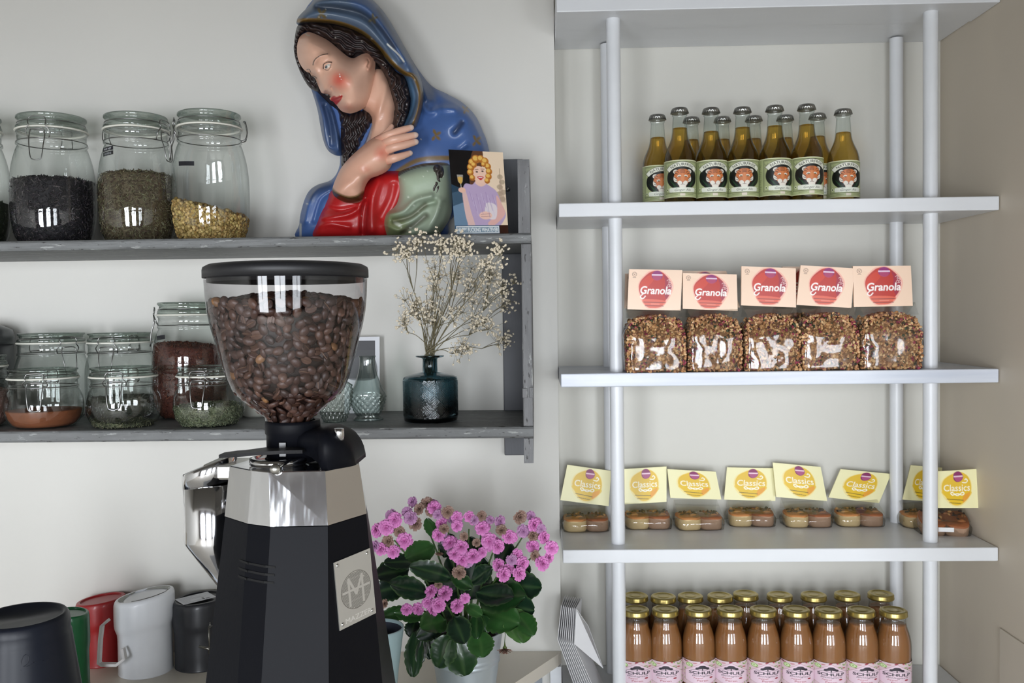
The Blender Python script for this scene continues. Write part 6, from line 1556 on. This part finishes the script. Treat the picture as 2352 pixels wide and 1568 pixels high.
# (base x, y), (tip x, y), width px in the enlargement, depths, tone, facing
LV_ = [((620, 640), (450, 600), 0, 0, 0, 0)]
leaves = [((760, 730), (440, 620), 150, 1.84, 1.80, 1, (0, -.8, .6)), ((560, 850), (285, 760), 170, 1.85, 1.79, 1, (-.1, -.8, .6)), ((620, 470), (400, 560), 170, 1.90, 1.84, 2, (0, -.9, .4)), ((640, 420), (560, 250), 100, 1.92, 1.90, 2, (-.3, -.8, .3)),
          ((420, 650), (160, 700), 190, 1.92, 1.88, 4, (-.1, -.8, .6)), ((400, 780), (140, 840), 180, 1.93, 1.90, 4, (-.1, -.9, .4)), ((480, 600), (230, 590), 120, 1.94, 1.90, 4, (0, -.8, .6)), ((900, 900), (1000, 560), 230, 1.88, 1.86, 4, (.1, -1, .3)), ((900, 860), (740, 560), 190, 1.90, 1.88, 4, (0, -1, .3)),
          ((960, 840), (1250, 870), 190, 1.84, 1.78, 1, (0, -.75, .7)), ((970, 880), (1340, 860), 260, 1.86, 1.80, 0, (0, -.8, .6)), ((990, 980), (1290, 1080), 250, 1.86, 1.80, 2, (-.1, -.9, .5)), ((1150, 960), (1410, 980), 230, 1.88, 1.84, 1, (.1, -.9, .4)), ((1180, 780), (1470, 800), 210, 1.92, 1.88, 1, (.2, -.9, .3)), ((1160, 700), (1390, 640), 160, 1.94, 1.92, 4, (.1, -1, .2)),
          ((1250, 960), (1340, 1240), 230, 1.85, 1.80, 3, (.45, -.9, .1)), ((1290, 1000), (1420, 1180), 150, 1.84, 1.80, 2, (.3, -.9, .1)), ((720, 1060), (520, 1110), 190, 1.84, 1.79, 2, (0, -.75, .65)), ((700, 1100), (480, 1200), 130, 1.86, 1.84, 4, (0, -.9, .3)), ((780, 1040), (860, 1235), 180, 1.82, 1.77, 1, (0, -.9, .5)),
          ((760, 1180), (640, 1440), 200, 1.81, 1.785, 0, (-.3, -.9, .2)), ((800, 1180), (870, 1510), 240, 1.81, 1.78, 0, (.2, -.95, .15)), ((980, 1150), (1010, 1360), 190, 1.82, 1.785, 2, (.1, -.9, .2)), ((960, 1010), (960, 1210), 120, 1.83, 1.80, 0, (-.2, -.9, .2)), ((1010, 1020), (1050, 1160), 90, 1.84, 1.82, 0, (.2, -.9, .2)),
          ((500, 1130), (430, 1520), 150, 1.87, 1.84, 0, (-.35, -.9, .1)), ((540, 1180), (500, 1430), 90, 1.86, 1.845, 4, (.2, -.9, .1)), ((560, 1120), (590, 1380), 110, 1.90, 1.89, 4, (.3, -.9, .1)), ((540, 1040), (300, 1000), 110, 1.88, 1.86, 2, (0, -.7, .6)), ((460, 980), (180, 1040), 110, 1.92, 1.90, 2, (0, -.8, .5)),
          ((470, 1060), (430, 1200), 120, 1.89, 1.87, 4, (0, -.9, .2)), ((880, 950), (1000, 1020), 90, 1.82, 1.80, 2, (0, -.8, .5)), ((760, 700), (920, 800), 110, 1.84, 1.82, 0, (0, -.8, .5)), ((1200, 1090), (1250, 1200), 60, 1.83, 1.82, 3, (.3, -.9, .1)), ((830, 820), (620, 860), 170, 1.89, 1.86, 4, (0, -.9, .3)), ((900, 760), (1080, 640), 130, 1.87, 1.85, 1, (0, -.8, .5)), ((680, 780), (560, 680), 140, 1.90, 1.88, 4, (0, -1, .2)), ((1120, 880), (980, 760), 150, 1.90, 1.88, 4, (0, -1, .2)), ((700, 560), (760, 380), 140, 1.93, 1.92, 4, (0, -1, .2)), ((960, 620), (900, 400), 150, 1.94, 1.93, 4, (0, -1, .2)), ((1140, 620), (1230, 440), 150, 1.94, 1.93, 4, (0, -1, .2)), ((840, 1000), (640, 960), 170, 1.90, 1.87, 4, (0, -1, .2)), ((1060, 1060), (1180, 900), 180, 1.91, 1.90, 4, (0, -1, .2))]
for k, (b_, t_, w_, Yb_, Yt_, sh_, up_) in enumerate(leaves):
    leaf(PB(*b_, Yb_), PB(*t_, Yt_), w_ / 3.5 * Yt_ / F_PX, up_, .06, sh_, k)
# stalks
st = MB(); core_ = Vector((pc_.x, YP, pc_.z - .02))
for (x, y, Y) in ((300, 420, 1.86), (560, 300, 1.93), (730, 330, 1.88), (850, 520, 1.84), (900, 330, 1.88), (1000, 360, 1.88), (1130, 420, 1.86), (1340, 380, 1.88), (1480, 480, 1.86), (1220, 560, 1.83), (650, 850, 1.82), (800, 900, 1.83), (470, 960, 1.84)):
    e = PB(x, y, Y); m_ = (core_ + e) / 2 + Vector((0, -.01, .01)); b_ = core_ + Vector(((e.x - core_.x) * .15, lr.uniform(-.02, .02), 0))
    st.tube([p_ - KL for p_ in [Vector(q) for q in smooth_closed([b_, m_, e], 5, False)]], [.0030, .0029, .0028, .0027, .0025, .0023, .0021, .002, .0018, .0016, .0015], 7)
st.tube([PB(1185, 1130, 1.84) - KL, PB(1192, 1180, 1.835) - KL, PB(1186, 1245, 1.83) - KL], .0008, 5)
st.build('stalks', m_leafs, kal)
# flowers: double rosettes of small petals
m_pet = mat('kalanchoe_petal', (220, 120, 190), .5, attr=True, sss=.0, spec=.3)
def flower_mesh(seed, kind):
    r = random.Random(seed); mb = MB()
    inner, outer = {'pink': ((172, 62, 140), (226, 140, 204)), 'mauve': ((150, 96, 150), (190, 140, 182)), 'faded': ((112, 92, 70), (160, 130, 118)), 'dry': ((84, 60, 50), (140, 108, 94))}[kind]
    for ring_, (n, rad_, tilt, ln) in enumerate(((8, .0, .05, 1.0), (8, .0, .42, .90), (7, .0, .78, .74), (6, 0, 1.08, .56), (4, 0, 1.32, .42))):
        for k in range(n):
            a = 2 * PI * (k + .5 * (ring_ % 2)) / n + r.uniform(-.15, .15); tl = tilt + r.uniform(-.12, .12) + (.35 if kind in ('faded', 'dry') else 0)
            d = Vector((math.cos(a) * math.cos(tl), math.sin(a) * math.cos(tl), math.sin(tl))); s_ = Vector((-math.sin(a), math.cos(a), 0)); n_ = d.cross(s_) * -1
            wd = ln * (.42 if kind != 'dry' else .16); v = []; c = []
            for i in range(5):
                t = i / 4; w_ = wd * (math.sin(PI * (.12 + .78 * t)) ** .6) * (.45 + .6 * t)
                for j in (-1, 0, 1):
                    v.append(d * (ln * (t * .95 + .05)) + s_ * (j * w_) + n_ * ((.10 * abs(j) - .05) * ln + .16 * ln * t * t) + Vector((0, 0, ring_ * .03 - .15)))
                    k_ = min(1, t * 1.1 + .15 * abs(j)); c.append(tuple(L(inner)[q] * (1 - k_) + L(outer)[q] * k_ for q in range(3)) + (1,))
            f = [(i * 3 + j, i * 3 + j + 1, i * 3 + j + 4, i * 3 + j + 3) for i in range(4) for j in range(2)]
            mb.add(v, f, 0, c)
    mb.lathe([(.05, -.9), (.12, -.5), (.30, -.22), (.2, -.1), (0, -.1)], seg=8, col=(96, 110, 60))
    return mb.mesh('flower', m_pet)
FM = {'pink': [flower_mesh(k, 'pink') for k in range(4)], 'mauve': [flower_mesh(k + 9, 'mauve') for k in range(2)], 'faded': [flower_mesh(k + 20, 'faded') for k in range(2)], 'dry': [flower_mesh(40, 'dry')]}
fl_ = [(235, 320, 62, 'pink'), (300, 255, 60, 'pink'), (290, 512, 52, 'pink'), (380, 425, 64, 'pink'), (190, 490, 52, 'pink'), (150, 335, 52, 'pink'), (140, 470, 46, 'mauve'), (425, 240, 54, 'mauve'), (440, 112, 42, 'mauve'), (565, 125, 52, 'faded'), (622, 155, 54, 'pink'), (470, 290, 54, 'faded'), (650, 215, 40, 'mauve'), (500, 170, 46, 'faded'), (730, 195, 50, 'faded'), (800, 235, 46, 'pink'), (800, 305, 46, 'pink'), (670, 285, 46, 'pink'), (650, 380, 54, 'pink'), (745, 440, 60, 'pink'), (835, 470, 58, 'pink'), (905, 235, 44, 'pink'), (1000, 225, 42, 'faded'), (1005, 320, 56, 'pink'), (940, 260, 36, 'mauve'), (1060, 430, 64, 'pink'), (1155, 270, 46, 'mauve'), (1075, 255, 34, 'mauve'), (1135, 470, 56, 'pink'), (1225, 392, 54, 'pink'), (1160, 340, 44, 'faded'), (850, 580, 62, 'pink'), (930, 545, 58, 'pink'), (780, 530, 48, 'pink'), (1005, 520, 38, 'pink'), (820, 680, 54, 'faded'), (1310, 235, 56, 'faded'), (1400, 225, 38, 'mauve'), (1430, 300, 54, 'pink'), (1340, 350, 52, 'mauve'), (1415, 385, 46, 'faded'), (1510, 400, 50, 'pink'), (1415, 465, 52, 'pink'), (1565, 480, 54, 'pink'), (1495, 605, 58, 'pink'), (1430, 545, 42, 'faded'), (1550, 560, 44, 'pink'), (1290, 540, 46, 'pink'), (1245, 580, 44, 'mauve'), (1335, 610, 54, 'pink'), (1145, 620, 52, 'pink'), (1185, 695, 58, 'pink'), (1310, 690, 56, 'pink'), (1225, 650, 44, 'pink'), (590, 830, 52, 'pink'), (570, 920, 46, 'pink'), (700, 845, 62, 'pink'), (655, 940, 58, 'pink'), (600, 985, 50, 'pink'), (800, 945, 56, 'pink'), (870, 890, 40, 'pink'), (485, 975, 48, 'pink'), (400, 975, 46, 'pink'), (655, 775, 32, 'faded'), (225, 930, 36, 'faded'), (1188, 1300, 58, 'dry'), (340, 350, 46, 'faded'), (250, 430, 50, 'faded'), (660, 525, 34, 'dry'), (960, 440, 34, 'faded'), (700, 330, 40, 'faded'), (1480, 330, 40, 'mauve'), (860, 390, 36, 'faded'), (590, 190, 44, 'faded'), (400, 190, 42, 'mauve')]
for x, y, rr_, kd in fl_[:64]:
    if kd == 'pink' and len(fl_) < 99: fl_.append((x + lr.uniform(-34, 34), y + lr.uniform(-30, 26), rr_ * .85, lr.choice(['pink', 'mauve', 'pink'])))
for k, (x, y, rr_, kd) in enumerate(fl_):
    Y = 1.815 + .00010 * max(0, 700 - y) + (.0 if x > 600 else .02) + lr.uniform(-.012, .012)
    if kd == 'dry' and x > 1000: Y = 1.83
    if k > 74: Y += .022
    q = PB(x, y, Y); o = link('flower', FM[kd][k % len(FM[kd])], kal, q - KL)
    s_ = rr_ / 3.5 * Y / F_PX * 1.10; o.scale = (s_, s_, s_)
    d = Vector((lr.uniform(-.5, .5) + (x - 850) / 1400, -1, lr.uniform(-.1, .8))) if kd != 'dry' else Vector((0, -.4, -.9))
    o.rotation_euler = d.to_track_quat('Z', 'Y').to_euler()
# pale blue plant pot left of the bucket
yq = 1.80; q = P(868, 1440, yq); zp = q.z - ZK; sq = yq / F_PX; Rp = 60 * sq
pt = thing('plant_pot', 'empty pale blue tapered pot between the grinder and the zinc bucket', 'pot', (q.x, yq, ZK + .0004))
MB().lathe([(0, 0), (Rp * .52, 0), (Rp * .55, .004), (Rp * .80, zp * .62), (Rp * .805, zp * .625), (Rp * .81, zp * .63), (Rp, zp - .004), (Rp * 1.0, zp), (Rp * .95, zp), (Rp * .93, zp - .006)], seg=64).build('outer_wall', mat('pale_blue_glaze', (176, 204, 210), .4, var=.03, vscale=20, coat=.15), pt)
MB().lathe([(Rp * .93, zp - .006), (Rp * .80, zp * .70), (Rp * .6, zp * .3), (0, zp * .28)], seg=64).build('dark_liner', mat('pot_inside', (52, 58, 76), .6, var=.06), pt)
# ---------------------------------------------------------------- white folded envelopes leaning at the left end of the lowest shelf
m_env = mat('white_paper', (232, 231, 232), .6, var=.01, vscale=20)
def Q(x, y, Y): return P(1100 + x / 6.533, 1340 + y / 6.533, Y)
z5 = ZS[4]
for k in range(9):
    f_ = k / 8
    Y0_ = 2.145 - .0
    top_ = (1235 + 215 * f_, 325 + 45 * math.sin(f_ * PI * .5)); kn = (1178 + 245 * f_, 835 + 70 * f_); bt = (1420 + 270 * f_, 1500)
    a0, a1 = Q(*top_, 2.10), Q(*kn, 2.085)
    # continues the lower fold straight down to the shelf
    a2 = Q(*bt, 2.085)
    tt_ = (z5 + .001 - a1.z) / (a2.z - a1.z); a2 = a1 + (a2 - a1) * tt_
    dpt = Vector((.012 + .006 * f_, .080, 0))
    v = []
    for p_ in (a0, a1, a2):
        v += [p_, p_ + dpt]
    for p_ in (a0, a1, a2):
        v += [p_ + Vector((.0011, 0, 0)), p_ + dpt + Vector((.0011, 0, 0))]
    f = [(0, 1, 3, 2), (2, 3, 5, 4), (6, 8, 9, 7), (8, 10, 11, 9), (0, 2, 8, 6), (2, 4, 10, 8), (1, 7, 9, 3), (3, 9, 11, 5), (0, 6, 7, 1), (4, 5, 11, 10)]
    if k == 8: f = f
    e = MB().add(v, f, 0, None, False)
    ordn = ['leftmost', 'second', 'third', 'fourth', 'fifth', 'sixth', 'seventh', 'eighth', 'last'][k]
    o = e.build('envelope', m_env)
    tag(o, ('white folded envelope, %s of the stack counted from the wall corner' % ordn) if k < 8 else 'white folded envelope at the right side of the stack, its flap showing', 'envelope', 'white envelopes leaning beside the juice bottles')
    if k == 8:
        w0 = a0 + Vector((.0018, 0, 0)); P_ = lambda s_, t_: a1 + (a0 - a1) * s_ + dpt * t_
        q0, q1, q2 = Q(1462, 380, 2.095), Q(1432, 905, 2.08), Q(1862, 1270, 2.10)
        q3 = Q(1640, 640, 2.13)
        fm = MB().add([q0, q1, q2, q3, q0 + Vector((.001, .001, 0)), q1 + Vector((.001, .001, 0)), q2 + Vector((.001, .001, 0)), q3 + Vector((.001, .001, 0))], [(0, 1, 2, 3), (7, 6, 5, 4), (1, 5, 6, 2), (0, 4, 5, 1), (2, 6, 7, 3)], 0, None, False)
        fo = fm.build('flap', m_env, o)
